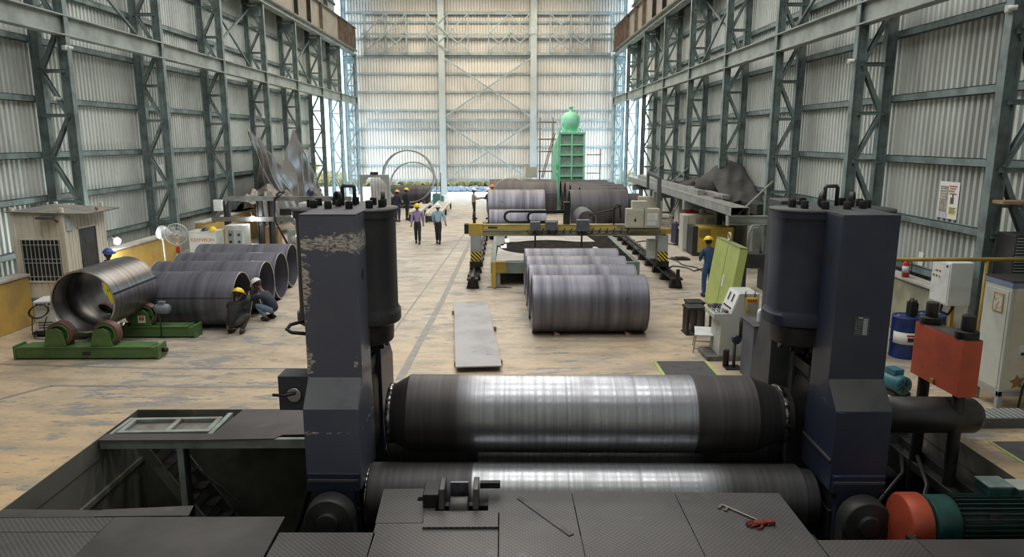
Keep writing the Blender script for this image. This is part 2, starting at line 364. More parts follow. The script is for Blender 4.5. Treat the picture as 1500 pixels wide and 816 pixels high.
# floor_apron outside
b = MB(); b.box(-90, 90, YB + 1.5, 190, -.5, -.12); b.box(-90, XL - .2, -10, YB + 1.5, -.5, -.12); b.box(XR + .2, 90, -10, YB + 1.5, -.5, -.12)
struct(b.build('ground', mat('pale_yard_dust', (.30, .285, .26), (.22, .21, .19), .3, .9)))
# pit lining
b = MB(); D_ = -2.6
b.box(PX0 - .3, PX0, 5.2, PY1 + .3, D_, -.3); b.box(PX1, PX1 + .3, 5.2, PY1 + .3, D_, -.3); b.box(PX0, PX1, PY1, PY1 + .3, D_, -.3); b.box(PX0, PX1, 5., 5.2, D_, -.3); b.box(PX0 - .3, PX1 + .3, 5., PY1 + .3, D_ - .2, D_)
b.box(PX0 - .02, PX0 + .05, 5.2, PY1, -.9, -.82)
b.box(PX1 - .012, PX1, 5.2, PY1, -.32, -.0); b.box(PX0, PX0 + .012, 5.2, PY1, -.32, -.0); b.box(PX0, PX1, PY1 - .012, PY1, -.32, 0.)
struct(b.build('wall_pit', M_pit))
def corrugated(b, p, d, L, z0, z1, nrm, per=.2, dep=.06, pf=None):
    """trapezoid ribbed sheet from p along unit d"""
    n = int(L / per); prof = pf or [(0, 1), (.42, 1), (.54, 0), (.88, 0)]; vs = []; t = []
    for i in range(n):
        for u, w in prof: t.append(((i + u) * per, w * dep))
    t.append((n * per, 0))
    for s, w in t: 
        x = p[0] + d[0] * s + nrm[0] * w; y = p[1] + d[1] * s + nrm[1] * w; vs += [(x, y, z0), (x, y, z1)]
    b.add(vs, [[2 * i, 2 * i + 2, 2 * i + 3, 2 * i + 1] for i in range(len(t) - 1)])
ZT = 16.6
b = MB(); corrugated(b, (XL, -4), (0, 1), 53.2, 0, ZT, (1, 0)); corrugated(b, (XL, 49.2), (0, 1), 9.0, 7.4, ZT, (1, 0)); wl = struct(b.build('wall_left', M_clad, solid=.004))
b = MB(); corrugated(b, (XR, -4), (0, 1), 54.6, 0, ZT, (-1, 0)); corrugated(b, (XR, 50.6), (0, 1), 7.4, 7.4, ZT, (-1, 0)); wr = struct(b.build('wall_right', M_clad, solid=.004))
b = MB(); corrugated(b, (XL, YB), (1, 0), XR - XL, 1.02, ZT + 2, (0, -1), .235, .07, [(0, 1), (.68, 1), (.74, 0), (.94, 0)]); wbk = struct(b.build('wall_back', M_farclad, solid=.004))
b = MB(); corrugated(b, (XL, -4), (1, 0), XR - XL, 0, ZT + 2, (0, 1), .5, .04); struct(b.build('wall_front', M_clad, solid=.004))
# girts
for nm, X, s, par, zs, y1 in (('left', XL, 1, wl, (1.45, 2.84, 4.06, 5.6, 7.2, 8.7, 10.2, 11.7, 13.2, 14.7), 58), ('right', XR, -1, wr, (1.45, 2.6, 4.02, 5.5, 7.05, 8.6, 10.1, 11.6, 13.1, 14.6), 58)):
    for z in zs:
        b = MB(); e = 48.8 if (nm == 'left' and z < 7.3) else (50.2 if z < 7.3 else y1); x0 = X + s * .04
        b.box(min(x0, x0 + s * .16), max(x0, x0 + s * .16), -3.9, e, z - .09, z - .075); b.box(min(x0, x0 + s * .16), max(x0, x0 + s * .16), -3.9, e, z + .075, z + .09); b.box(min(x0 + s * .145, x0 + s * .16), max(x0 + s * .145, x0 + s * .16), -3.9, e, z - .09, z + .09)
        b.build('girt', M_green, par)
for z in (1.12, 2.37, 3.88, 5.33, 6.82, 8.29, 9.75, 11.09, 12.47, 13.73, 14.5, 15.6):
    b = MB(); b.box(XL + .1, XR - .1, YB - .22, YB - .05, z - .08, z + .08)
    b.build('girt', M_fargirt, wbk)
for z in (6.05, 11.28, 14.4):
    b = MB(); b.ibeam((-11.4, YB - .32, z), (8.6, YB - .32, z), .2, .24, .03, up=(0, 1, 0)); b.build('girt_beam', M_fargirt, wbk)
for x in (-5.12, 2.32):
    b = MB(); b.ibeam((x, YB - .45, 0), (x, YB - .45, 17.5), .5, .42, .035, up=(0, 1, 0)); b.build('post', mat('pale_blue_grey_post', (.50, .56, .57), (.42, .47, .48), 1, .6, .1), wbk)
b = MB()
for za, zb in ((10.9, 6.35), (5.75, 1.2)):
    b.bar((-4.85, YB - .6, za), (2.05, YB - .6, zb), .12, .12); b.bar((-4.85, YB - .64, zb), (2.05, YB - .64, za), .12, .12)
b.build('cross_brace', M_fargirt, wbk)
# horizontal wind girder lacing
b = MB(); xs = [-11.2 + i * 1.65 for i in range(13)]; yy = YB - .6
b.box(-11.5, 8.7, yy - .08, yy + .08, 12.72, 12.84)
for i, x in enumerate(xs):
    b.box(x - .05, x + .05, yy - .05, yy + .05, 11.4, 14.3)
    if i < 12 and i % 3 != 2:
        b.bar((x, yy - .1, 11.45), (x + 1.65 * 1, yy - .1, 12.75), .08); b.bar((x, yy - .14, 12.75), (x + 1.65, yy - .14, 14.3), .08); b.bar((x, yy - .18, 12.75), (x + 1.65, yy - .18, 11.45), .08)
        if i % 2: b.bar((x, yy - .2, 14.3), (x + 1.65, yy - .2, 12.75), .08)
b.build('girder_lacing', M_fargirt, wbk)
# roof
b = MB(); zr = 18.4; xc = (XL + XR) / 2
for x0, z0, x1, z1 in ((XL - .3, 16.4, xc, zr), (xc, zr, XR + .3, 16.4)):
    b.add([(x0, -4.2, z0), (x1, -4.2, z1), (x1, YB + .3, z1), (x0, YB + .3, z0), (x0, -4.2, z0 + .06), (x1, -4.2, z1 + .06), (x1, YB + .3, z1 + .06), (x0, YB + .3, z0 + .06)], [[0, 3, 2, 1], [4, 5, 6, 7], [0, 1, 5, 4], [1, 2, 6, 5], [2, 3, 7, 6], [3, 0, 4, 7]])
roof = struct(b.build('ceiling', mat('roof_sheet', (.42, .42, .40), (.33, .33, .32), .5, .7)))
YL = [14.9, 20.5, 26.1, 31.7, 37.3, 42.8, 48.5, 54.0, 59.6]; YR = [12.95, 18.5, 24.0, 29.5, 35.2, 40.9, 46.8, 53.1, 59.6]
for y in (4.5, 10, 15.5, 21, 26.6, 32.2, 37.8, 43.4, 49., 54.6, 59.4):
    b = MB()
    for x0, z0, x1, z1 in ((XL + .5, 16.15, xc, 18.1), (xc, 18.1, XR - .5, 16.15)): b.ibeam((x0, y, z0), (x1, y, z1), .22, .5, .03)
    b.build('rafter', M_green, roof)
# columns
ordn = ['nearest', 'second', 'third', 'fourth', 'fifth', 'sixth', 'seventh', 'eighth', 'ninth']
def column(side, y, i, ys):
    s = 1 if side == 'left' else -1
    xi, xo = (-12.12, -12.89) if s > 0 else (8.92, 9.65)
    lab = f'tall grey green lattice column, {ordn[i]} one along the {side} wall from the camera'
    t = thing('lattice_column', lab, 'column', ((xi + xo) / 2, y, 0), 0, f'lattice columns along the {side} wall'); t['kind'] = 'thing'
    w = abs(xi - xo) / 2; H = 11.05
    for x in (s * w, -s * w):
        b = MB(); b.ibeam((x, 0, .0), (x, 0, H), .2, .26, .018, up=(1, 0, 0)); b.build('chord', M_green, t)
    b = MB(); k = 0; z = .35
    while z < H - .5:
        z2 = min(z + 1.2, H - .05)
        for yy in (-.07, .07):
            b.box(-w, w, yy - .012, yy + .012, z - .045, z + .045); b.box(-w, w, yy - .035, yy + .035, z + .035, z + .045)
            a = (-w + .1) if k % 2 else (w - .1)
            b.bar((a, yy, z + .05), (-a, yy, z2 - .05), .02, .09); b.bar((a, yy * .6, z + .05), (-a, yy * .6, z2 - .05), .06, .014)
        k += 1; z = z2
    b.build('lacing', M_green, t)
    b = MB(); b.box(-w - .14, w + .14, -.25, .25, 0, .03)
    for x in (-w, w):
        for q in (-.14, .14): b.add([(x - .13, q - .01, .03), (x + .13, q - .01, .03), (x + .1, q - .01, .34), (x - .1, q - .01, .34), (x - .13, q + .01, .03), (x + .13, q + .01, .03), (x + .1, q + .01, .34), (x - .1, q + .01, .34)], [[0, 1, 2, 3], [7, 6, 5, 4], [0, 4, 5, 1], [1, 5, 6, 2], [2, 6, 7, 3], [3, 7, 4, 0]])
    b.build('base_plate', M_green, t)
    # cap beam and upper roof leg on the outer chord
    b = MB(); b.box(-w - .13, w + .13, -.2, .2, H, H + .06); b.box(-w, w, -.1, .1, H - .55, H - .1); b.build('cap_bracket', M_green, t)
    b = MB(); b.ibeam((-s * w, 0, H + .06), (-s * w, 0, 16.3), .2, .3, .018, up=(1, 0, 0)); b.build('upper_leg', M_green, t)
for i, y in enumerate(YL): column('left', y, i, YL)
for i, y in enumerate(YR): column('right', y, i, YR)
# runway beams
def runway(side, z0, h, w, m, ya, yb, lab, name='runway_beam', stiff=0, mm=None):
    x = -12.12 if side == 'left' else 8.92
    t = thing(name, lab, 'beam', (x, ya, z0)); t['kind'] = 'thing'
    b = MB(); b.ibeam((0, 0, h / 2), (0, yb - ya, h / 2), w, h, .035); b.build('beam_web', m, t)
    if stiff:
        for y in [k * stiff + .3 for k in range(int((yb - ya) / stiff))]:
            q = MB()
            for sx in (-1, 1): q.box(min(0, sx * w * .5), max(0, sx * w * .5), y - .012, y + .012, .03, h - .03)
            q.build('stiffener', mm or m, t)
    return t
for side, ys in (('left', YL), ('right', YR)):
    runway(side, 7.28, .55, .30, M_beam, -2, YB - .7, f'pale grey lower runway beam running the whole length of the {side} wall')
    j = 4 if side == 'left' else 4
    t = runway(side, 11.12, .34, .45, M_beam, 8, YB - .6, f'pale upper ledge beam under the crane girder on the {side} side', 'ledge_beam')
    ya = 8
    seg = [8, ys[4], ys[5], ys[6], ys[7], YB - .6]
    names = ['long near grey web', 'rusty web above fifth column bay', 'rusty web above sixth column bay', 'dark ribbed web above seventh column bay', 'ribbed end piece by the far wall']
    for k in range(5):
        a, e = seg[k], seg[k + 1]
        g = runway(side, 11.46, 1.75, .5, (M_plate_girder if k != 4 else M_girder), a + .02, e - .02, f'deep crane girder on the {side} side, {names[k]}', 'crane_girder', (.7 if k == 4 else 2.75), M_blackiron if k < 3 else M_girder)
        q = MB(); q.box(-.05, .05, 0, e - a - .04, 1.75, 1.85); q.build('crane_rail', M_girder, g)
# diagonal braces between upper columns
for side, ys in (('left', YL), ('right', YR)):
    x = -12.7 if side == 'left' else 9.5
    for k in (1, 3, 5):
        a, e = ys[k], ys[k + 1]
        b = MB(); b.bar((0, 0, 0), (0, e - a, 2.9), .08); b.bar((-.09, 0, 2.9), (-.09, e - a, 0), .08)
        tag(b.build('cross_brace', M_green, loc=(x, a, 8.0)), f'crossed angle bracing high on the {side} wall after its {ordn[k]} column', 'brace', kind='thing')
# plinth walls and sills along the sides
def plinth(side, y0, y1, n, h=1.22, m=M_ochre):
    x = (-11.98, -11.68) if side == 'left' else (9.42, 9.72)
    b = MB(); b.box(x[0], x[1], y0, y1, 0, h)
    struct(b.build(f'wall_plinth_{n}', m, bevel=.015))
    b = MB(); b.box(x[0] - .06, x[1] + .04, y0, y1, h, h + .05); struct(b.build(f'trim_{n}', mat('pale_ledge_cap', (.5, .49, .44), (.36, .35, .32), 3, .8)))
plinth('left', 2, 17.2, 1); plinth('left', 19.9, 25.4, 2); plinth('left', 27.4, 33.5, 3, 1.3)
M_pl = mat('mossy_plinth_concrete', (.36, .35, .24), (.22, .22, .17), 1.2, .8)
plinth('right', 13.3, 18.2, 4, 1.25, M_pl); plinth('right', 18.8, 23.7, 5, 1.25, M_pl); plinth('right', 24.3, 29.2, 6, 1.25, M_pl); plinth('right', 29.8, 34.9, 7, 1.25, M_pl)
# floor lines (bare strips in the paint)
def strip(n, pts, w):
    b = MB()
    for p, q in zip(pts[:-1], pts[1:]):
        p = Vector((*p, 0)); q = Vector((*q, 0)); d = (q - p).normalized(); a = Vector((-d.y, d.x, 0)) * w / 2; b.add([p - a + Vector((0, 0, .003)), p + a + Vector((0, 0, .003)), q + a + Vector((0, 0, .003)), q - a + Vector((0, 0, .003))], [[0, 1, 2, 3]])
    struct(b.build(f'trim_floor_line_{n}', M_line))
strip(1, [(-10.9, 9.0), (-8.45, 12.66), (-3.2, 12.5)], .09); strip(2, [(-10.6, 14.0), (-7.0, 13.66), (-3.2, 13.6)], .07)
strip(3, [(-2.02, 12.9), (-1.79, 19.7), (-1.46, 37.7)], .16); strip(4, [(-2.7, 15.5), (-2.62, 17.4), (-1.75, 40.)], .06)

# outside plants
def bush_mass(name, x0, x1, y0, y1, h, m, n, label, cat):
    rnd = random.Random(n); b = MB()
    for i in range(n):
        x = rnd.uniform(x0, x1); y = rnd.uniform(y0, y1); hh = h * rnd.uniform(.5, 1.1)
        for k in range(9):
            a = rnd.uniform(0, 2 * PI); l = rnd.uniform(.2, .7) * hh; q = (x + math.cos(a) * l, y + math.sin(a) * l, hh * rnd.uniform(.5, 1.0) - .12); e = rnd.uniform(0, 2 * PI); wv = .09 + .05 * hh
            b.add([(x + math.cos(e) * wv, y + math.sin(e) * wv, -.12), (x - math.cos(e) * wv, y - math.sin(e) * wv, -.12), (q[0] - math.cos(e) * wv * .6, q[1], q[2] * .7), q, (q[0] + math.cos(e) * wv * .9, q[1], q[2] * .6)], [[0, 1, 2, 3, 4]])
    tag(b.build(name, m), label, cat, kind='stuff')
bush_mass('dry_grass', -20, 14, 71, 80, 1.5, mat('dry_straw_grass', (.34, .25, .10), (.22, .20, .07), 2, .9), 900, 'dry yellow grass growing outside beyond the gap under the back wall', 'grass')
bush_mass('dry_scrub', -34, -21, 46, 76, 4.5, mat('yellow_scrub_leaves', (.36, .27, .09), (.24, .23, .08), 2, .9), 500, 'yellow scrub outside the open left doorway', 'scrub')
b = MB(); rnd = random.Random(3)
for i in range(260):
    x = rnd.uniform(-8, 4); y = rnd.uniform(62.5, 69); r = rnd.uniform(.12, .4); b.ball((x, y, -.12 + r * .2), (r, r, r * .55), 7, 4)
tag(b.build('gravel', mat('blue_grey_stones', (.10, .115, .14), (.07, .08, .10), 3, .9)), 'blue grey stone heap on the ground just outside the back wall', 'gravel', kind='stuff')

# ================================================================== MACHINE
TH = math.radians(-1.15); OX, OY = -2.29, 10.2
def MP(x, y): dx, dy = x - OX, y - OY; return (OX + dx * math.cos(TH) - dy * math.sin(TH), OY + dx * math.sin(TH) + dy * math.cos(TH))
def sell(b, prof, cx, a, by, e=2.7, n=64):
    """stack of superellipse rings: (z, scale)"""
    vs = []; fs = []
    for z, k in prof:
        for i in range(n):
            t = 2 * PI * i / n; c, d = math.cos(t), math.sin(t)
            vs.append((cx + a * k * math.copysign(abs(c) ** (2 / e), c), by * k * math.copysign(abs(d) ** (2 / e), d), z))
    for r in range(len(prof) - 1):
        for i in range(n): fs.append([r * n + i, r * n + (i + 1) % n, (r + 1) * n + (i + 1) % n, (r + 1) * n + i])
    b.add(vs, fs, True)
def stand(cx, label, s, m_front, rcyl, cxo, byl=.50):
    """local x=0 at the column centre; s=+1: roll lies to +x"""
    x, y = MP(cx, 10.2); t = thing('roll_stand', label, 'machine stand', (x, y, 0), TH, 'blue end stands of the plate rolling machine')
    w = .37
    b = MB(); b.prism([(-1.0, 3.53), (-1.0, 1.32), (-1.3, .98), (-1.3, -.15), (-.32, -.15), (-.32, .3), (-.4, 1.3), (-.4, 3.53)], -w, w, 'X')
    b.build('front_column', m_front, t, bevel=.012)
    b = MB(); xx = w - .03
    b.prism([(1.0, 3.53), (1.0, 1.3), (1.3, .98), (1.3, -.9), (.3, -.9), (.3, 3.53)], -w + .02, w + (.0 if s > 0 else 0), 'X')
    if s < 0: b.prism([(1.05, 3.6), (1.05, 1.6), (1.3, 1.0), (1.3, -.4), (.50, -.4), (.50, 3.6)], -w - .26, -w + .05, 'X')
    b.build('back_column', M_navydust if s < 0 else M_navy, t, bevel=.012)
    b = MB(); b.prism([(-1.0, 1.335), (-1.305, .992), (-1.3, .98), (-1.0, 1.32)], -w + .01, w - .01, 'X'); b.build('dusty_slope', M_navydust if s < 0 else mat('dusty_blue_slope', (.15, .155, .175), (.1, .105, .125), 2, .65), t)
    # lower foot of the front column
    b = MB(); b.prism([(-w + .02, .1), (-w + .02, -.16), (-w + .09, -.16), (-w + .09, -1.6), (w - .09, -1.6), (w - .09, -.16), (w - .02, -.16), (w - .02, .1)], -1.345, -.45, 'Y')
    b.build('foot_block', M_navy, t, bevel=.01)
    b = MB(); b.box(-w + .03, w - .03, -1.36, -1.3, -.02, .02); 
    b.box(w - .0, w + .018, -1.28, -.3, .27, .31) if s < 0 else b.box(-w - .018, -w, -1.2, -.35, .3, .34)
    if s < 0: b.box(-w - .02, -w, -1.28, -.33, .27, .31)
    b.build('weld_ledge', M_navydust, t, bevel=.004)
    # bridge + hydraulic housing
    b = MB(); sell(b, [(3.53, .01), (3.53, .98), (3.515, 1), (3.42, 1), (3.41, .955), (2.12, .955), (2.08, .97), (2.04, 1.01), (1.9, 1.01), (1.86, .93), (1.86, .01)], cxo, rcyl, byl)
    h = b.build('hydraulic_housing', mat('dark_navy_housing', (.013, .017, .042), (.03, .034, .052), 1.2, .45) if s < 0 else mat('black_blue_housing_paint', (.022, .023, .028), (.035, .035, .038), 1.5, .5, coat=.1), t);  # right housing gets a darker navy than its front column
    q = h.modifiers.new('e', 'EDGE_SPLIT'); q.split_angle = math.radians(35)
    b = MB(); sell(b, [(1.87, .01), (1.87, .87), (1.6, .85), (1.58, .8), (1.58, .01)], cxo, rcyl, byl)
    g = b.build('gland_ring', M_blackiron, t); q = g.modifiers.new('e', 'EDGE_SPLIT'); q.split_angle = math.radians(35)
    for k in range(12):
        a = 2 * PI * k / 12 + .1; b = MB(); b.cyl((cxo + math.cos(a) * rcyl * .72, math.sin(a) * byl * .72, 1.49), (cxo + math.cos(a) * rcyl * .72, math.sin(a) * byl * .72, 1.59), .035, 8); b.build('gland_bolt', M_steel if k % 3 == 0 else M_blackiron, t)
    # top plate
    b = MB(); n = 40; poly = [(w, -1.0), (w, -.3)]
    sell(b, [(3.542, .01), (3.542, 1.01), (3.512, 1.015), (3.502, .01)], cxo, rcyl, byl)
    b.box(-w, w, -1.0, 1.0, 3.525, 3.545); b.build('top_plate', M_navydust, t)
    for k in range(11):
        a = 2 * PI * k / 11 + .35; px, py = cxo + math.cos(a) * .53, .12 + math.sin(a) * .36
        b = MB(); b.cyl((px, py, 3.54), (px, py, 3.65), .052, 16); b.cyl((px, py, 3.65), (px, py, 3.655), .03, 6); b.build('cap_bolt', M_blackiron, t, bevel=.005)
    for lx in ((-.1 + cxo, .33 + cxo) if s < 0 else (-.13, .52)):
        b = MB(); prof = [(-.12, 3.54)] + [(-.12 * math.cos(q * PI / 10), 3.72 + .12 * math.sin(q * PI / 10)) for q in range(11)] + [(.12, 3.54)]
        hole = [(.05 * math.cos(q * 2 * PI / 12), 3.7 + .07 * math.sin(q * 2 * PI / 12)) for q in range(12)]
        # eye plate as ring: outer loop bridged to hole
        th = .028; outer = []
        for q in range(24):
            a = 2 * PI * q / 24; c, d = math.cos(a), math.sin(a); outer.append((.085 * c, 3.655 + (.11 * d if d > 0 else .115 * d)))
        vs = []; fs = []
        for yy in (-th, th):
            for q in range(24): vs.append((outer[q][0], yy, outer[q][1]))
            for q in range(24):
                a = 2 * PI * q / 24; vs.append((.036 * math.cos(a), yy, 3.67 + .055 * math.sin(a)))
        for q in range(24):
            r = (q + 1) % 24; fs += [[q, r, 24 + r, 24 + q], [48 + q, 72 + q, 72 + r, 48 + r], [q, 48 + q, 48 + r, r], [24 + q, 24 + r, 72 + r, 72 + q]]
        R = Matrix.Rotation(math.radians(50 if s < 0 else (-40 if lx < 0 else -82)), 4, 'Z'); b.add([R @ Vector(v) + Vector((lx, .12, 0)) for v in vs], fs)
        b.build('lifting_eye', M_darksteel if s < 0 else M_blackiron, t, bevel=.006)
    b = MB(); hx = .1 + cxo if s < 0 else -.02
    b.tube([(hx - .09, .3, 3.53), (hx - .09, .3, 3.80), (hx - .07, .3, 3.83), (hx + .07, .3, 3.83), (hx + .09, .3, 3.80), (hx + .09, .3, 3.53)], .03, 8); b.build('lifting_handle', M_darksteel, t)
    # ram and bearing chock between the columns
    b = MB(); b.cyl((cxo * .6, 0, 1.25), (cxo * .6, 0, 1.6), .17, 24); b.build('ram_rod', M_chrome, t)
    b = MB(); b.box(-.36, .30 if s > 0 else .3, -.34, .3, 1.12, 1.3); b.box(-.28, .28, -.33, .32, .95, 1.14)
    b.build('chock_yoke', M_blackiron, t, bevel=.02)
    for py in (-.2, 0, .2):
        b = MB(); b.cyl((-s * -.24, py, 1.3), (-s * -.24, py, 1.38), .035, 10); b.build('yoke_bolt', M_blackiron, t)
    b = MB(); b.lathe([(-.3, .0), (-.3, .6), (.3, .6), (.33, .5), (.33, 0)] if s > 0 else [(-.33, 0), (-.33, .5), (-.3, .6), (.3, .6), (.3, 0)], (0, -.02, .44), 'X', 40); q = b.build('bearing_chock', M_blackiron, t, bevel=.01)
    # bottom roll bearing
    b = MB(); b.box(-.33, .33, -1.25, -.35, -1.9, -.45); b.lathe([(-.3, 0), (-.3, .42), (.3, .42), (.3, 0)], (0, -.8, -.45), 'X', 32); b.build('lower_chock', M_blackiron, t, bevel=.02)
    b = MB(); b.lathe([(-1.75, 0), (-1.75, .13), (-1.74, .14), (-1.70, .14), (-1.69, .30), (-1.66, .32), (-1.45, .32), (-1.45, 0)], (0, 0, -.42), 'Y', 40); b.box(-.32, .32, -1.66, -1.45, -1.6, -.42)
    q = b.build('end_cover', mat('grey_black_cover', (.06, .058, .06), (.04, .04, .042), 2, .5, .3), t, bevel=.006)
    return t
SL = stand(-2.29, 'blue machine stand with chipped paint on its front, left end of the big roll', 1, M_chip, .735, 0.)
SR = stand(4.74, 'dark blue machine stand with a small data plate, right end of the big roll', -1, M_navy, .84, -.09)
# left stand extras
b = MB(); b.box(-.80, -.37, -.95, -.6, .84, 1.33); lb = b.build('side_lug', M_navydust, SL, bevel=.01)
b = MB(); b.cyl((-.58, -.985, 1.07), (-.58, -.95, 1.07), .1, 24); b.build('pin_disc', M_chrome, lb, bevel=.008)
b = MB(); b.tube([(-.56, -1.0, 1.1), (-.7, -1.02, 1.08), (-.86, -1.0, 1.08)], .022, 8); b.build('pin_lever', M_blackiron, lb)
b = MB(); b.tube([(-.36, -.85, 1.9), (-.6, -.85, 1.92), (-.68, -.8, 1.95), (-.66, -.7, 1.99), (-.36, -.62, 2.06)], .026, 8); b.build('side_handle', M_blackiron, SL)
b = MB(); b.box(-.52, -.37, -.5, -.3, 1.3, 1.55); b.build('valve_box', M_blackiron, SL, bevel=.01)
b = MB(); b.box(-.50, -.39, -.52, -.30, 1.45, 1.5); b.build('valve_label', M_white, SL)
for yy in (-.9, -.78):
    b = MB(); b.tube([(-.40, yy, .1), (-.46, yy, -.3), (-.62, yy, -.8), (-.85, yy, -1.4), (-.9, yy, -2.3)], .03, 8); b.build('hydraulic_hose', M_cable, SL)
# paint holes / flange hole on right stand
b = MB(); b.lathe([(-.372, .0), (-.372, .07), (-.368, .11), (-.36, .12), (-.36, 0)], (0, -.72, 2.95), 'X', 24); b.build('port_hole', M_dark, SR)
b = MB(); b.lathe([(.372, .0), (.372, .06), (.368, .10), (.36, .11), (.36, 0)], (0, -.72, 2.7), 'X', 24); b.build('port_hole', M_dark, SL)
b = MB(); b.box(-.10, .10, -1.008, -1.0, 1.94, 2.2); dp = b.build('data_plate', mat('engraved_black_plate', (.05, .055, .065), (.12, .125, .13), 40, .4), SR); tag(dp, 'small engraved data plate')
b = MB(); b.box(.015, .07, -1.011, -1.008, 1.955, 2.17); b.build('plate_field', mat('bright_plate_field', (.6, .62, .62)), dp)
for k in range(9):
    b = MB(); b.box(.018, .067, -1.0125, -1.011, 1.97 + k * .022, 1.976 + k * .022); b.build('plate_line', M_ink, dp)
b = MB(); b.box(-.055, 0., -1.011, -1.008, 2.178, 2.193); b.build('plate_title', M_white, dp)
for k in range(7):
    b = MB(); b.box(-.085, .0 - .015 * (k % 3), -1.0105, -1.008, 1.97 + k * .027, 1.976 + k * .027); b.build('plate_text', mat('dull_engraving', (.22, .23, .25)), dp)
# rolls
x, y = MP(1.225, 10.17); tr = thing('top_roll', 'huge dark forged top roll with a bright worn middle between the stands', 'roll', (x, y, .445), TH)
b = MB(); R = .577
b.lathe([(-2.98, .0), (-2.98, .40), (-2.93, .41), (-2.66, R - .004), (-2.65, R), (2.42, R), (2.44, R - .01), (2.78, .43), (2.98, .40), (2.98, 0)], n=96, ax='X')
q = b.build('roll_body', worn_roll('worn_top_roll_steel', -1.95, 1.55, -1.55, 1.54, (.085, .078, .078), (.50, .515, .56)), tr); e = q.modifiers.new('e', 'EDGE_SPLIT'); e.split_angle = math.radians(12)
for xx in (-2.93, 2.86):
    b = MB(); b.lathe([(xx - .03, .36), (xx - .03, .45), (xx + .03, .45), (xx + .03, .36)], n=64, ax='X', closed=True); g = b.build('grease_ring', mat('shiny_greased_steel', (.35, .35, .36), (.05, .05, .05), 14, .2, .9, lo=.45, hi=.55), tr, bevel=.004)
b = MB(); b.lathe([(3.9, 0), (3.9, .27), (5.74, .27), (5.78, .25), (5.86, .18), (5.86, 0)], n=40, ax='X'); b.build('tail_shaft', M_darksteel, tr)
for nm, yy, zz, lab in (('front', 9.37, -.47, 'lower roll nearest the deck with a bright worn band'), ('back', 10.98, -.47, 'lower roll hidden behind the big top roll')):
    x, y = MP(1.225, yy); t = thing('bottom_roll', lab, 'roll', (x, y, zz), TH, 'lower rolls of the rolling machine')
    b = MB(); b.lathe([(-3.16, 0), (-3.16, .38), (-3.12, .4), (-3.1, .45), (2.9, .45), (2.92, .4), (3.1, .38), (3.1, 0)], n=80, ax='X')
    q = b.build('roll_body', MATS.get('wb') or worn_roll('worn_bottom_roll_steel', -1.68, 1.9, -1.66, 1.5, (.085, .082, .085), (.55, .57, .60)), t); e = q.modifiers.new('e', 'EDGE_SPLIT'); e.split_angle = math.radians(25)
    for xx in (-3.13,):
        b = MB(); b.lathe([(xx - .02, .38), (xx - .02, .44), (xx + .02, .44), (xx + .02, .38)], n=48, ax='X', closed=True); b.build('grease_ring', MATS['shiny_greased_steel'], t)
# tail balance block
x, y = 6.64, 10.22; t = thing('balance_block', 'orange red steel block on two black posts around the roll tail', 'machine block', (x, y, 0), math.radians(1.5))
b = MB(); b.box(-.14, .14, -.56, .6, .84, 1.68); b.build('block_body', M_orange, t, bevel=.006)
b = MB(); b.box(-.138, .138, -.556, .596, 1.679, 1.688); b.build('oily_top', mat('oily_dark_top', (.10, .085, .08), (.06, .055, .05), 3, .5), t)
for yy in (-.40, .44):
    b = MB(); b.cyl((0, yy, -2.4), (0, yy, .86), .085, 20); b.build('post', M_blackiron, t, bevel=.004)
    b = MB(); b.lathe([(1.68, 0), (1.68, .155), (1.79, .155), (1.80, .14), (1.80, 0)], (0, yy, 0), n=28); g = b.build('collar_nut', M_blackiron, t, bevel=.005)
    b = MB(); b.cyl((0, yy, 1.8), (0, yy, 2.02), .09, 20); b.build('stud_end', M_blackiron, g, bevel=.006)
b = MB(); b.box(-.165, -.14, -.02, .06, .85, .93); b.build('side_bracket', mat('brass_fitting', (.5, .35, .12), rough=.35, metal=.8), t, bevel=.004)
# drive motor in the pit
t = thing('drive_motor', 'green finned electric motor with orange coupling guard at the deck edge', 'motor', (4.98, 8.14, -.21), 0)
b = MB(); b.lathe([(-.03, 0), (-.03, .32), (.0, .345), (.22, .345), (.25, .32), (.25, .0)], n=40, ax='X'); b.box(-.02, .24, -.345, .345, -.6, 0); g = b.build('coupling_guard', M_orange, t, bevel=.01)
b = MB(); b.lathe([(.28, 0), (.28, .27), (.30, .315), (.58, .315), (.60, .30), (.60, 0)], n=40, ax='X'); b.build('end_bell', M_teal, t, bevel=.008)
b = MB(); b.lathe([(.6, 0), (.6, .27), (1.5, .27), (1.5, 0)], n=40, ax='X')
for k in range(30):
    a = 2 * PI * k / 30; c, d = math.cos(a), math.sin(a); M = Matrix(((1, 0, 0, 0), (0, c, -d, 0), (0, d, c, 0), (0, 0, 0, 1))); b.box(.61, 1.47, -.006, .006, .25, .325, M)
b.build('finned_body', mat('dark_green_fin_paint', (.018, .05, .045), (.012, .03, .028), 3, .5), t)
b = MB(); b.lathe([(1.49, 0), (1.49, .3), (1.9, .3), (1.96, .25), (1.96, 0)], n=36, ax='X'); b.build('fan_cowl', M_teal, t, bevel=.01)
b = MB(); b.box(1.08, 1.38, .02, .3, .30, .42); g = b.build('terminal_box', M_teal, t, bevel=.015); b = MB(); b.box(1.07, 1.39, .01, .31, .42, .445); b.build('terminal_lid', mat('dusty_lid_paint', (.25, .30, .28), (.12, .2, .18), 4, .6), g, bevel=.008)
b = MB(); b.box(1.44, 1.7, .0, .26, .29, .40); g = b.build('junction_box', M_teal, t, bevel=.015); b = MB(); b.box(1.43, 1.71, -.01, .27, .40, .42); b.build('junction_lid', M_ltgrey, g, bevel=.006)
b = MB(); b.box(.92, 1.08, -.24, -.235, .12, .235, Matrix.Translation((0, -.035, 0))); b.build('rating_plate', M_steel, t)
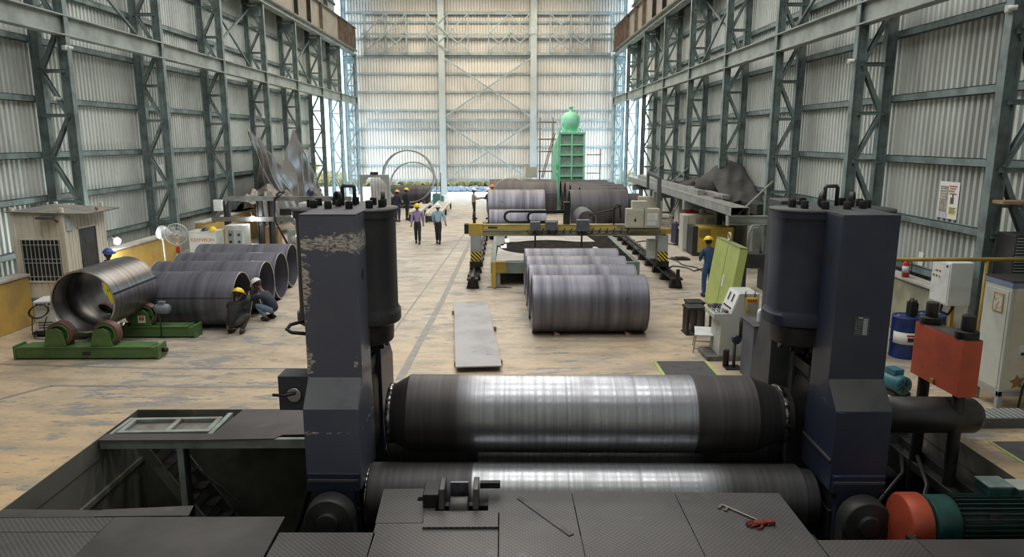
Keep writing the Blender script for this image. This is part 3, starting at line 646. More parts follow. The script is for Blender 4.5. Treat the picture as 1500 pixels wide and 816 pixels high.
b = MB(); b.box(.5, .7, -.3, .3, -.55, -.28); b.box(1.3, 1.5, -.3, .3, -.55, -.25); b.box(.3, 2.0, -.4, .4, -2.43, -.55); b.build('motor_base', M_blackiron, t, bevel=.01)
# piping tangle in right pit
for k, pts in enumerate([[(5.4, 9.0, -1.6), (5.6, 9.8, -.9), (6.3, 10.4, -.7), (6.7, 11.2, -.6)], [(5.3, 10.6, -1.8), (5.9, 10.8, -.5), (6.4, 11.1, -.35)], [(5.5, 8.7, -.9), (6.2, 9.6, -.5), (6.75, 10.9, -.5)], [(5.2, 11.2, -.3), (5.7, 11.0, -.8), (5.9, 10.2, -1.6), (5.9, 9.0, -2.4)]]):
    b = MB(); b.tube(pts, .035, 8)
    tag(b.build('hydraulic_hose', M_cable if k % 2 else mat('grey_pipe', (.05, .05, .05), rough=.4, metal=.5)), ['black hose climbing the pit beside the motor', 'thin grey pipe bending low under the roll tail', 'grey pipe running past the orange block posts', 'black hose hanging at the back of the right pit'][k] if False else ['grey pipe climbing the right pit behind the motor', 'black hose bending under the roll tail', 'grey pipe running past the orange block posts', 'black hose hanging at the back of the right pit'][k], 'hose')
b = MB(); b.box(5.0, 6.6, 10.9, 11.3, -2.6, -1.0); b.box(5.4, 6.2, 10.8, 11.32, -1.0, -.6); tag(b.build('pump_block', M_blackiron, bevel=.03), 'black hydraulic pump block deep in the pit behind the posts', 'machine')
b = MB(); b.box(6.55, 6.86, 7.6, 11.3, -.75, -.6); b.box(6.7, 6.86, 7.6, 11.3, -.6, -.45); tag(b.build('cable_ledge', M_dark, bevel=.01), 'dark steel cable ledge along the right pit side', 'ledge')

# ------------------------------------------------------------------ deck plates
def plate(poly, label, m=M_deck, z=0., th=.014, name='deck_plate', group='steel deck plates in front of the machine'):
    b = MB(); b.prism(poly, z - th, z, 'Z'); return tag(b.build(name, m, bevel=.003), label, 'deck plate', group)
G_ = .006
plate([(-6.23, 8.15), (-5.0, 8.11), (-5.0, 7.95), (-6.23, 7.95)], 'narrow far left strip of the dark deck beside the pit edge', M_plainplate)
plate([(-4.99, 8.11), (-3.9, 8.2), (-3.86, 7.96), (-4.99, 7.95)], 'small deck strip overhanging the open pit, beside the thin steel post', M_plainplate, .008)
plate([(-6.23, 7.94), (-4.75, 7.94), (-4.75, 7.62), (-6.23, 7.62)], 'shiny worn chequered strip in the left deck corner')
plate([(-6.23, 7.61), (-4.75, 7.61), (-4.71, 5.22), (-6.23, 5.22)], 'chequered plate filling the lower left corner of the deck')
plate([(-4.74, 7.94), (-2.68, 7.93), (-2.62, 5.22), (-4.71, 5.22)], 'big smooth dark plate left of the chipped stand', M_plainplate, .004)
plate([(-2.64, 7.58), (-1.52, 7.57), (-1.5, 5.22), (-2.61, 5.22)], 'deck plate just in front of the left end cover')
plate([(-1.6, 8.62), (-1.05, 8.63), (-1.05, 8.4), (-1.12, 8.4), (-1.12, 8.3), (-.87, 8.3), (-.87, 8.0), (-1.0, 8.0), (-1.0, 7.78), (-1.56, 7.78)], 'notched chequered plate left of the hinge bracket')
plate([(-1.55, 7.77), (-.09, 7.77), (-.08, 5.22), (-1.49, 5.22)], 'chequered plate below the hinge bracket cover strip')
plate([(-1.0, 8.0), (-.09, 8.0), (-.09, 7.63), (-.98, 7.63)], 'raised chequered cover strip in front of the hinge bracket', M_deck, .03, .03)
plate([(-.22, 8.0), (-.22, 8.58), (.85, 8.54), (.89, 5.22), (-.07, 5.22), (-.08, 8.0)], 'chequered plate carrying the dark flat bar')
plate([(.86, 8.54), (2.18, 8.50), (2.2, 5.22), (.9, 5.22)], 'middle chequered plate between two long seams')
plate([(2.19, 8.50), (3.54, 8.46), (3.55, 5.22), (2.21, 5.22)], 'chequered plate carrying the spanner and red glove')
plate([(3.56, 7.36), (4.7, 7.36), (4.7, 5.22), (3.56, 5.22)], 'deck plate in front of the right end cover')
plate([(4.71, 7.36), (6.88, 7.36), (6.88, 5.22), (4.71, 5.22)], 'plain plate in front of the green motor', M_plainplate)
b = MB()
for x in (-6.2, -4.72, -3.2, -2.6, -1.55, .87, 2.2, 3.54, 4.7): b.box(x - .04, x + .04, 5.3, 7.5, -.2, -.016)
for y in (5.4, 6.6, 7.3): b.box(-6.24, 6.88, y - .05, y + .05, -.34, -.2)
b.box(-1.5, 3.5, 8.2, 8.3, -.3, -.016); b.box(-1.4, -1.32, 7.3, 8.3, -.3, -.016); b.box(3.3, 3.4, 7.3, 8.3, -.3, -.016); b.box(1., 1.1, 7.3, 8.3, -.3, -.016)
b.box(-6.24, -3.9, 7.85, 7.93, -.2, -.016)
for x in (-6.1, -2.7, 1., 4.6, 6.7): b.box(x - .06, x + .06, 5.4, 5.52, D_, -.34); b.box(x - .06, x + .06, 7.24, 7.36, D_, -.34)
struct(b.build('trim_deck_frame', M_blackiron))
# hinge bracket on deck
t = thing('hinge_bracket', 'black steel clevis bracket with a rounded pin at the deck edge', 'bracket', (-.57, 8.22, 0))
for x in (-.22, .2):
    b = MB(); b.prism([(-.2, -.25), (-.2, .04), (-.12, .26), (.22, .26), (.22, -.25)], x - .035, x + .035, 'X'); b.build('cheek_plate', M_darksteel, t, bevel=.008)
b = MB(); b.lathe([(-.12, 0), (-.12, .14), (-.1, .15), (.1, .15), (.12, .14), (.12, 0)], (-.01, -.08, -.02), 'X', 28); b.build('pivot_boss', M_darksteel, t, bevel=.01)
b = MB(); b.box(-.13, .1, .1, .14, -.02, .24); b.build('back_plate', mat('scratched_blue_steel', (.16, .17, .21), (.07, .07, .08), 5, .35, .7), t, bevel=.006)
b = MB(); b.box(-.46, -.26, -.1, .25, -.1, .18); b.build('side_block', M_blackiron, t, bevel=.012)
b = MB(); b.box(.24, .5, .2, .28, .10, .18); b.build('side_bar', M_blackiron, t, bevel=.006)
b = MB(); b.box(-.45, .3, -.18, .26, -.3, -.24); b.build('base_plate', M_blackiron, t)
b = MB(); b.bar((.17, 8.36, .006), (.76, 7.48, .006), .07, .012); tag(b.build('flat_bar', M_darksteel, bevel=.002), 'dark steel flat bar lying askew on the deck plates', 'bar')
b = MB(); b.tube([(2.70, 8.14, .014), (3.12, 7.66, .014)], .013, 8); b.bar((2.70, 8.14, .014), (2.64, 8.06, .014), .035, .02); b.bar((2.76, 8.08, .014), (2.70, 8.0, .014), .035, .02)
tag(b.build('hook_spanner', mat('worn_tool_steel', (.24, .22, .2), rough=.4, metal=.7), bevel=.002), 'two-pronged steel hook spanner lying on the deck', 'tool')
t = thing('work_glove', 'dark red work glove lying on the deck by the spanner', 'glove', (3.03, 7.70, 0), .15); MG = mat('dark_red_leather', (.20, .035, .028), (.12, .025, .02), 12, .8)
b = MB(); b.ball((0, 0, .03), (.09, .06, .03), 14, 8); b.add(*[[(.06, -.055, .004), (.17, -.06, .004), (.17, .05, .004), (.06, .05, .004), (.06, -.045, .05), (.16, -.055, .06), (.16, .045, .05), (.06, .04, .05)], [[0, 3, 2, 1], [4, 5, 6, 7], [0, 1, 5, 4], [1, 2, 6, 5], [2, 3, 7, 6], [3, 0, 4, 7]]]); b.build('palm', MG, t, bevel=.01)
for k, (dy, l) in enumerate(((-.045, .10), (-.017, .13), (.012, .125), (.04, .1))):
    b = MB(); b.tube([(-.06, dy, .022), (-.06 - l * .6, dy * 1.2, .03), (-.06 - l, dy * 1.25 - .01, .014)], [.014, .013, .009], 8); b.build('finger', MG, t)
b = MB(); b.tube([(.0, -.05, .02), (-.04, -.1, .025), (-.1, -.11, .014)], [.015, .014, .009], 8); b.build('thumb', MG, t)
# walkway over the left pit
t = thing('pit_walkway', 'rusty turquoise framed steel walkway across the open pit', 'walkway', (-4.45, 10.85, 0))
b = MB(); b.box(-1.76, 1.75, -.62, -.54, -.16, -.01); b.box(.0, 1.75, .5, .58, -.16, -.02); b.box(-1.76, -1.7, -.54, .3, -.14, -.02); b.box(-.22, -.14, -.54, .5, -.14, -.02); b.build('edge_beam', M_turq, t, bevel=.005)
b = MB(); b.prism([(-.12, -.66), (.9, -.62), (1.0, -.48), (1.76, -.45), (1.76, .58), (.0, .58)], -.012, .004, 'Z'); b.build('walk_plate', M_plainplate, t, bevel=.003)
b = MB(); b.prism([(-1.76, -.66), (-.12, -.66), (-.1, -.42), (-1.76, -.42)], -.012, .003, 'Z'); b.build('front_strip', M_plainplate, t, bevel=.003)
b = MB(); R2 = Matrix.Translation((-.92, .02, -.03)) @ Matrix.Rotation(.03, 4, 'Z')
for a in ((-.74, .7, -.36, -.28), (-.74, .7, .16, .24)): b.box(a[0], a[1], a[2], a[3], -.03, .03, R2)
for a in (-.74, -.02, .62): b.box(a, a + .08, -.3, .2, -.03, .025, R2)
b.build('hatch_frame', M_turq, t, bevel=.004)
b = MB(); b.box(-.68, .66, -.3, .2, -.045, -.035, R2); b.build('hatch_panel', mat('grimy_hatch_sheet', (.22, .22, .2), (.13, .13, .12), 3, .7), t)
b = MB(); b.box(-.60, -.50, -.62, -.52, D_, -.16); g = b.build('support_post', M_turq, t, bevel=.006)
b = MB(); b.box(-.48, -.46, -.64, -.5, D_, -.16); b.build('post_flange', M_blackiron, g)
t = thing('pit_stair', 'dark steel stair going down into the pit under the walkway', 'stair', (0, 0, 0))
for yy in (10.5, 11.2):
    b = MB(); b.bar((-5.75, yy, -.2), (-4.2, yy, -2.55), .04, .16); b.build('stringer', M_pit, t)
for k in range(8):
    f = (k + .6) / 8.6; b = MB(); b.box(-5.75 + 1.55 * f - .12, -5.75 + 1.55 * f + .12, 10.52, 11.18, -.2 - 2.35 * f - .015, -.2 - 2.35 * f + .015); b.build('tread', M_blackiron, t, bevel=.004)
b = MB(); b.tube([(-5.3, 10.46, -.2), (-4.1, 10.46, -1.3), (-3.6, 10.46, -2.0)], .02, 8); b.build('handrail', M_dark, t)
# ================================================================== PIPES
def pipe_thing(label, x0, x1, y, r, m=M_pipe, z=None, group=None, ax='X', t=.035, rz=0., cat='pipe'):
    z = r if z is None else z
    L = x1 - x0; th = thing('steel_pipe', label, cat, ((x0 + x1) / 2, y, z) if ax == 'X' else (y, (x0 + x1) / 2, z), rz, group)
    p, q = ((-L / 2, 0, 0), (L / 2, 0, 0)) if ax == 'X' else ((0, -L / 2, 0), (0, L / 2, 0))
    rnd = random.Random(label); b = MB(); b.pipe(p, q, r, r - t, 72); o = b.build('shell', m, th); e = o.modifiers.new('e', 'EDGE_SPLIT'); e.split_angle = math.radians(30)
    off = rnd.uniform(-3, 3)
    for v in o.data.vertices: pass
    for s in (-1, 1):
        b = MB(); c = Vector(p if s < 0 else q); d = Vector((0, s, 0)) if ax != 'X' else Vector((s, 0, 0))
        b.pipe(c + d * .001, c + d * .006, r - .004, r - t + .004, 72); b.build('bevelled_rim', M_rim, th)
    a = rnd.uniform(.1, .3) if 'left' in label or 'squat' in label else -2.2; rr = r + .002
    b = MB(); 
    cy, cz = -math.cos(a * .5 + .1) * rr, math.sin(a * .5 + .1) * rr
    if ax == 'X': b.bar((-L / 2 + .02, cy, cz), (L / 2 - .02, cy, cz), .022, .012)
    else: b.bar((cy, -L / 2 + .02, cz), (cy, L / 2 - .02, cz), .022, .012)
    b.build('weld_seam', M_darksteel, th)
    return th
gc = 'large steel pipes rowed in the middle of the hall'
pipe_thing('nearest big steel pipe in the middle row, in front of the cutting table', .63, 3.30, 16.43, .675, group=gc)
pipe_thing('second steel pipe in the middle row, touching behind the nearest one', .60, 3.29, 17.86, .675, group=gc)
pipe_thing('third steel pipe in the middle row counted from the press', .58, 3.27, 19.24, .675, group=gc)
pipe_thing('last steel pipe of the middle row, closest to the cutting table', .57, 3.28, 20.63, .675, group=gc)
gl = 'steel pipes rowed along the left side'
pl = pipe_thing('steel pipe with the two squatting workers at its end', -9.05, -6.45, 17.07, .665, group=gl)
pipe_thing('second steel pipe of the left row, behind the worker with white helmet', -9.2, -6.36, 18.6, .665, group=gl)
pipe_thing('third steel pipe of the left row with a bright rim', -9.25, -6.42, 20.05, .665, group=gl)
pipe_thing('farthest steel pipe of the left row, below the steel frame', -9.4, -6.6, 21.75, .665, group=gl)
gf = 'dark pipes stored far behind the cutting gantry'
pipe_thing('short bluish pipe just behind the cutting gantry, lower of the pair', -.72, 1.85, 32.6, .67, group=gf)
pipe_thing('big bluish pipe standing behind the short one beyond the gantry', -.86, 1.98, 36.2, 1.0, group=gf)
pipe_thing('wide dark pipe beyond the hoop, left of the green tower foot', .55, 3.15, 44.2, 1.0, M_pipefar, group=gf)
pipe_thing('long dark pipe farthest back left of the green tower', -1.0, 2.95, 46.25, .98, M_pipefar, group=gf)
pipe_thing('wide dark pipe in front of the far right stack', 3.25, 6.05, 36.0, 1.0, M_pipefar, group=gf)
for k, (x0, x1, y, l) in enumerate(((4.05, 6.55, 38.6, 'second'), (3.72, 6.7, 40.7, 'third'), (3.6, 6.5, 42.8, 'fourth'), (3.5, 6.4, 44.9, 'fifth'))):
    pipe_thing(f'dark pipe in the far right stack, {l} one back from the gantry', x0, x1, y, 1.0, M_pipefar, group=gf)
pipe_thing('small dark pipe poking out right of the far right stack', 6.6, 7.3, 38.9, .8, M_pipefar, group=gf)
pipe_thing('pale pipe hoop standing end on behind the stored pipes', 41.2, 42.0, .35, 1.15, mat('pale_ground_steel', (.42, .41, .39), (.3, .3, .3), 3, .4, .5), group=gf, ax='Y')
pipe_thing('white edged pipe end behind the gantry cable chain', 29.6, 31.5, 3.42, .40, M_pipefar, z=1.17, group=gf, ax='Y')
# bit of timber chocks under front pipe
for x, l in ((1.2, 'left'), (2.86, 'right')):
    b = MB(); b.prism([(-.06, 0), (.06, 0), (.06, .05), (-.06, .09)], 15.98, 16.12, 'Y'); tag(b.build('wood_wedge', M_wood, loc=(x, 0, 0), bevel=.004), f'small wooden wedge under the {l} half of the nearest middle pipe', 'wedge')
b = MB(); b.prism([(16.62, 0), (16.74, 0), (16.74, .2), (16.62, .16)], -6.72, -6.6, 'X'); tag(b.build('wood_wedge', M_wood, bevel=.005), 'wooden block beside the squatting worker in dark clothes', 'wedge')

# welding rotator + pipe
pr_ = thing('rotator_pipe', 'shiny short steel pipe lying on the green rotator rollers', 'pipe', (-8.83, 15.6, 1.16), 0)
b = MB(); b.pipe((0, -1.05, 0), (0, .8, 0), .67, .635, 80); o = b.build('shell', mat('brushed_turned_steel', (.26, .25, .25), (.15, .145, .145), 1.4, .33, .75, stretch=(.15, 6, .15), lo=.35, hi=.65), pr_); o.modifiers.new('e', 'EDGE_SPLIT').split_angle = math.radians(30)
b = MB(); b.pipe((0, -1.056, 0), (0, -1.05, 0), .668, .637, 80); b.build('bevelled_rim', M_rim, pr_)
b = MB(); b.pipe((0, -1.0, 0), (0, .78, 0), .634, .628, 80); b.build('bore_lining', M_pipein, pr_)
b = MB(); b.bar((.655, -1.04, .17), (.655, .79, .17), .03, .04); b.build('weld_seam', M_blackiron, pr_)
def rotator(label, y, x0, x1, wx, motor):
    t = thing('pipe_rotator', label, 'rotator', (0, y, 0), 0, 'green pipe rotators')
    b = MB(); b.box(x0, x1, -.17, .17, .03, .26); b.box(x0 + .15, x1 - .15, -.20, .20, .26, .28); b.build('base_beam', M_rigreen, t, bevel=.012)
    for xe in (x0 + .005, x1 - .005): b = MB(); b.box(xe - .025, xe + .025, -.19, .19, .0, .30); b.build('end_plate', M_rigreen, t, bevel=.008)
    for x in wx:
        b = MB()
        for yy in (-.16, .12): b.prism([(x - .25, .28), (x + .22, .28), (x + .15, .60), (x + .04, .67), (x - .17, .62)], yy, yy + .03, 'Y')
        b.box(x - .24, x + .2, -.13, .13, .28, .31); br = b.build('roller_bracket', M_rigreen, t, bevel=.01)
        b = MB(); b.lathe([(-.10, .22), (-.10, .255), (-.09, .265), (.09, .265), (.10, .255), (.10, .22)], (x + .05, 0, .52), 'Y', 36, closed=True); w = b.build('roller_tyre', M_redband, t)
        b = MB(); b.lathe([(-.105, .0), (-.105, .06), (-.06, .08), (-.06, .17), (-.105, .18), (-.105, .22), (.105, .22), (.105, .0)], (x + .05, 0, .52), 'Y', 32); b.build('roller_hub', M_rigreen, w)
    if motor:
        x = wx[-1]; b = MB(); b.lathe([(.30, 0), (.30, .10), (.33, .115), (.58, .115), (.62, .09), (.62, 0)], (x, -.05, .66), 'X', 20); b.box(x + .38, x + .52, -.1, 0., .76, .84)
        b.build('gear_motor', mat('grey_blue_motor', (.2, .24, .28), (.15, .18, .2), 3, .45), t)
        b = MB(); b.box(x + .15, x + .33, -.1, .1, .5, .72); b.build('gearbox', M_rigreen, t, bevel=.02)
        b = MB(); b.tube([(x + .42, -.15, .53), (x + .46, -.2, .3), (x + .44, -.2, .03)], .012, 6); b.build('motor_cable', M_cable, t)
    return t
r1 = rotator('front green pipe rotator with a long beam, its pipe end above', 14.42, -10.18, -7.22, (-9.32, -8.36), False)
b = MB(); b.box(-8.78, -8.62, -.176, -.17, .09, .17); b.build('rating_plate', M_blackiron, r1)
b = MB(); b.cyl((-7.2, .0, .16), (-7.1, 0, .16), .05, 12); b.build('screw_end', M_blackiron, r1)
r2 = rotator('rear green pipe rotator with a grey gear motor', 16.05, -10.3, -7.15, (-9.32, -8.36), True)
b = MB(); b.box(-8.43, -8.26, -.172, -.165, .36, .53); st = b.build('sticker', M_paper, r2); tag(st, 'white sticker with a red logo')
b = MB(); b.box(-8.40, -8.29, -.175, -.172, .42, .51); b.build('logo_field', M_redink, st)
text('logo_letter', 'D', .085, M_paper, st, (-8.345, -.177, .465)); text('sticker_print', 'PIPE ROTATOR' if False else '—', .03, M_ink, st, (-8.345, -.174, .39))

# ================================================================== LEFT SIDE
# cabin
cb = thing('site_cabin', 'cream metal site cabin with a barred window by the left wall', 'cabin', (-11.42, 18.3, 0), 0)
def ribbed(b, x0, x1, y, z0, z1, n, dep=.02, ax='Y'):
    w = (x1 - x0) / n
    for i in range(n):
        a, c = x0 + i * w + .012, x0 + (i + 1) * w - .012
        if ax == 'Y': b.box(a, c, y - dep, y, z0, z1)
        else: b.box(y, y + dep, a, c, z0, z1)
b = MB(); b.box(-.62, .60, -.88, .86, .12, 2.72)
ribbed(b, -.60, .58, -.88, .62, 1.02, 7); ribbed(b, -.60, .58, -.88, 2.1, 2.68, 7); ribbed(b, -.60, -.48, -.88, 1.02, 2.1, 1); ribbed(b, .48, .58, -.88, 1.02, 2.1, 1); ribbed(b, -.86, -.35, .6, .66, 2.68, 4, .02, 'X'); ribbed(b, .45, .84, .6, .66, 2.68, 3, .02, 'X'); ribbed(b, -.35, .45, .6, 2.3, 2.68, 5, .02, 'X')
b.build('wall_shell', M_cabin, cb, bevel=.004)
b = MB(); b.box(-.635, .615, -.905, .88, .1, .62); ribbed(b, -.60, .58, -.905, .14, .6, 7, .012); b.build('skirt', M_cabinblue, cb, bevel=.004)
b = MB(); b.box(-.64, .62, -.91, .88, .0, .1); b.build('plinth_frame', M_dark, cb)
for x in (-.62, .58):
    for y in (-.9, .84): b = MB(); b.box(x - .03, x + .05, y - .02, y + .05, .1, 2.86); b.build('corner_post', M_cabin, cb, bevel=.008)
b = MB(); b.add([(-.72, -.98, 2.76), (.68, -.98, 2.72), (1.0, -.4, 2.66), (1.0, 1.0, 2.68), (-.72, 1.0, 2.78), (-.05, -.2, 2.86)], [[0, 1, 5], [1, 2, 5], [2, 3, 5], [3, 4, 5], [4, 0, 5]]); b.build('roof_sheet', mat('weathered_roof_sheet', (.17, .17, .16), (.26, .24, .2), 3, .8), cb, solid=.03)
b = MB(); b.box(-.50, .50, -.885, -.875, 1.03, 2.09); w = b.build('window', M_dark, cb); 
b = MB(); b.box(-.52, .52, -.93, -.9, 2.07, 2.11); b.box(-.52, .52, -.93, -.9, 1.01, 1.05); b.box(-.52, -.48, -.93, -.9, 1.05, 2.07); b.box(.48, .52, -.93, -.9, 1.05, 2.07); b.build('window_frame', M_cabin, w, bevel=.004)
b = MB()
for k in range(10): x = -.45 + k * .1; b.box(x - .007, x + .007, -.925, -.911, 1.05, 2.07)
for z in (1.16, 1.5, 1.6, 1.95): b.box(-.49, .49, -.928, -.914, z - .008, z + .008)
b.build('window_bars', M_ltgrey, w)
b = MB(); b.box(.595, .612, -.36, .44, .62, 2.28); d = b.build('door', mat('black_sheet_door', (.06, .06, .062), (.035, .035, .036), 3, .5, bump=.4), cb)
b = MB(); b.box(.60, .63, -.39, -.35, .62, 2.32); b.box(.60, .63, .43, .47, .62, 2.32); b.box(.60, .63, -.39, .47, 2.27, 2.32); b.build('door_frame', M_cabin, d)
b = MB(); b.box(.62, .65, -.3, -.27, 1.3, 1.45); b.build('handle', M_steel, d)
b = MB(); b.box(.1, .45, -1.15, -.95, 2.60, 2.66); b.cyl((.48, -1.05, 2.6), (.48, -.9, 2.52), .03, 10); l = b.build('outside_lamp', mat('dark_lamp_housing', (.09, .09, .09), rough=.5), cb, bevel=.008)
b = MB(); b.box(.63, .65, -.84, -.6, 2.28, 2.6); tag(b.build('notice', mat('pale_blue_notice', (.45, .52, .55), (.6, .63, .62), 20, .7, lo=.45, hi=.55), cb), 'pale blue notice on the side wall')
b = MB(); b.ball((.92, .05, 2.76), (.04, .04, .05), 10, 8); b.build('roof_knob', M_wood, cb)
# white welding power source
t = thing('welding_power_source', 'white welding machine with a coiled black cable by the cabin', 'welding machine', (-10.72, 16.35, 0), math.radians(12))
b = MB(); b.box(-.22, .22, -.3, .3, .12, .84); b.build('casing', M_white, t, bevel=.025)
b = MB(); b.box(-.20, .20, -.315, -.3, .66, .82); pn = b.build('control_panel', M_ltgrey, t, bevel=.004)
for k in range(4): b = MB(); b.cyl((-.13 + k * .085, -.335, .77), (-.13 + k * .085, -.31, .77), .022, 12); b.build('knob', M_blackiron, pn)
for z in (.2, .26, .32): b = MB(); b.box(-.15, .15, -.306, -.3, z, z + .02); b.build('vent_slot', M_dark, t)
for x in (-.2, .2):
    for y in (-.22, .22): b = MB(); b.cyl((x - .025, y, .08), (x + .025, y, .08), .08, 16); b.build('wheel', M_rubber, t)
b = MB(); b.box(-.28, .28, -.38, .36, .06, .12); b.build('trolley', M_blackiron, t, bevel=.008)
tt = thing('cable_coil', 'black welding cable coiled on the front of the white machine', 'cable', (-10.66, 16.0, 0), math.radians(12))
b = MB(); rnd = random.Random(5); pts = []
for k in range(90): a = k * .45; r = .20 + .03 * math.sin(k * .9); pts.append((-.06 + r * math.cos(a), -.04 + .03 * math.sin(k * 1.7), .62 + r * .78 * math.sin(a)))
b.tube(pts, .014, 6); b.tube([(-.2, -.05, .5), (-.22, -.1, .2), (-.15, -.2, .03), (.5, -.5, .02), (1., -.4, .02)], .012, 6); b.tube([(.1, -.06, .5), (.02, -.08, .25), (.05, -.1, .1)], .013, 6); b.build('coil', M_cable, tt)
# floodlights
def flood(label, loc, aim, energy, size=.14):
    t = thing('work_lamp', label, 'lamp', loc); 
    b = MB(); b.lathe([(0, .03), (.06, .05), (.1, .1), (.11, .11), (.11, .095)], (0, 0, 0), 'Y', 20); h = b.build('lamp_head', M_grey, t); 
    b = MB(); b.ball((0, .07, 0), (.085, .035, .085), 14, 8); b.build('lamp_glass', mat('lit_lamp_glass', (1, 1, 1), emit=(.95, 1, 1), es=90), t)
    b = MB(); b.tube([(0, .03, 0), (.02, -.1, .05), (.05, -.25, .1)], .015, 8); b.build('lamp_arm', M_grey, t)
    h.rotation_euler = (0, 0, 0); d = Vector(aim); t.rotation_euler = d.to_track_quat('Y', 'Z').to_euler()
    l = bpy.data.lights.new('lamp_beam', 'POINT'); l.energy = energy; l.shadow_soft_size = .1; l.color = (.95, 1, 1); lo = bpy.data.objects.new('lamp_beam', l); C.objects.link(lo); lo.location = Vector(loc) + d.normalized() * .22
flood('lit white flood lamp above the ochre ledge beside the cabin', (-11.5, 20.9, 1.56), (.75, -.66, -.05), 80)
flood('lit white lamp hanging from the left steel frame', (-9.15, 25.75, 1.72), (.35, -.9, -.3), 6)
# pedestal fan
t = thing('pedestal_fan', 'white caged pedestal fan on a green post behind the pipes', 'fan', (-9.72, 20.95, 0), math.radians(20))
b = MB(); b.lathe([(0, .26), (.05, .25), (.06, .04), (.06, 0)], (-.0, 0, 0)); b.build('base', M_rigreen, t)
b = MB(); b.cyl((0, 0, .05), (0, 0, 1.2), .035, 12); b.build('post', M_rigreen, t)
b = MB(); b.box(-.06, .06, -.06, .06, 1.2, 1.38); b.build('tilt_box', M_orange, t, bevel=.01)
b = MB(); b.cyl((0, 0, 1.38), (0, 0, 1.5), .02, 8); b.lathe([(-.02, .1), (.18, .09), (.28, .05)], (0, 0, 1.75), 'Y', 18); b.build('motor_housing', M_white, t)
b = MB()
for rr, yy in ((.31, -.08), (.31, .0), (.22, -.13), (.12, -.15), (.31, -.04)):
    b.tube([(rr * math.cos(a * PI / 16), yy, 1.75 + rr * math.sin(a * PI / 16)) for a in range(32)], .008 if rr > .3 else .005, 5, closed=True)
for k in range(24):
    a = k * PI / 12; c, s_ = math.cos(a), math.sin(a); b.tube([(.05 * c, -.16, 1.75 + .05 * s_), (.2 * c, -.14, 1.75 + .2 * s_), (.31 * c, -.07, 1.75 + .31 * s_)], .0035, 4)
b.build('guard_cage', M_white, t)
for k in range(3):
    a0 = k * 2 * PI / 3; M = Matrix.Translation((0, -.06, 1.75)) @ Matrix.Rotation(a0, 4, 'Y'); b = MB(); b.add([M @ Vector(v) for v in ((.03, -.02, -.03), (.26, -.03, -.09), (.28, .0, .02), (.24, .03, .1), (.03, .02, .03))], [[0, 1, 2, 3, 4]]); b.build('blade', M_ltgrey, t, solid=.006)
b = MB(); b.ball((0, -.08, 1.75), (.05, .05, .05), 12, 8); b.build('hub', M_white, t)
# white ball of plastic wrapped thing behind the fan
b = MB(); b.grid(lambda u, v: (-10.35 + .2 * math.sin(v * PI) * math.cos(u * 2 * PI) * (1 + .15 * math.sin(u * 19)), 21.4 + .2 * math.sin(v * PI) * math.sin(u * 2 * PI) * (1 + .15 * math.cos(u * 23)), 1.72 + .2 * math.cos(v * PI) * (1 + .12 * math.sin(u * 13 + v * 9))), 28, 14)
b.tube([(-10.35, 21.4, 1.55), (-10.35, 21.45, .6), (-10.35, 21.45, 0)], .025, 8); tag(b.build('wrapped_fan', mat('milky_plastic_wrap', (.6, .63, .64), rough=.25), solid=0), 'plastic wrapped round bundle on a post behind the fan', 'bundle')
# grey welding machine with red lettering + second cabinet
t = thing('welding_rectifier', 'light grey welding rectifier with red lettering behind the left pipes', 'welding machine', (-10.3, 24.4, 0))
b = MB(); b.box(-.46, .46, -.35, .35, .08, 1.40); b.build('casing', M_ltgrey, t, bevel=.02)
text('red_lettering', 'KEIYVEON', .17, M_redink, t, (0, -.353, 1.13), ext=.002)
b = MB(); b.box(-.47, .47, -.36, .36, 1.39, 1.43); b.build('lid', M_ltgrey, t, bevel=.01); b = MB(); b.box(-.4, .4, -.3, .3, 0, .08); b.build('skid', M_blackiron, t)
b = MB(); b.box(-.2, .1, -.354, -.35, .28, .42); b.build('rating_plate', M_paper, t)
t = thing('control_cabinet', 'grey cabinet with dark gauges on its face, right of the red lettering', 'cabinet', (-9.55, 25.2, 0), 0)
b = MB(); b.box(-.32, .38, -.3, .3, .0, 1.52); b.build('casing', M_ltgrey, t, bevel=.015)
for x in (-.2, .08): b = MB(); b.box(x, x + .2, -.31, -.3, .7, 1.35); b.build('door_panel', M_grey, t, bevel=.004)
for x, z in ((-.12, 1.2), (-.12, .95), (.18, 1.2), (.18, .95)): b = MB(); b.cyl((x, -.32, z), (x, -.3, z), .05, 14); b.build('gauge', M_dark, t)
b = MB(); b.ball((-10.25, 24.25, 1.44), (.13, .16, .10), 16, 8, 0, 1); b.tube([(-10.42, 24.2, 1.44), (-10.25, 24.05, 1.445), (-10.08, 24.2, 1.44)], .012, 6); tag(b.build('hard_hat', mat('dark_blue_plastic', (.02, .03, .10), rough=.4)), 'dark blue hard hat on top of the grey rectifier', 'helmet')
def helmet(label, loc, m, rz=0., rx=0.):
    t = thing('hard_hat', label, 'helmet', loc, rz); t.rotation_euler.x = rx
    b = MB(); b.ball((0, 0, .0), (.115, .14, .135), 20, 8, 0, 1); b.lathe([(.0, .12), (.0, .165), (.012, .165), (.012, .12)], (0, -.02, 0), closed=True); b.build('hat_shell', m, t)
    b = MB(); b.tube([(0, -.14, .035), (0, -.09, .11), (0, 0, .14), (0, .09, .11), (0, .14, .035)], .014, 6); b.build('ridge', m, t)
    return t
helmet('yellow hard hat left on the ochre ledge near the flood lamp', (-11.82, 20.55, 1.275), M_helmY)
helmet('yellow hard hat on the ledge at the far left edge', (-11.82, 16.1, 1.275), M_helmY, .4)
helmet('small yellow hard hat beside the dark blue one on the rectifier', (-9.98, 24.2, 1.44), M_helmY)
helmet('yellow hard hat hanging on the dark blue machine', (7.72, 30.12, .80), M_helmY, 0, -1.2)
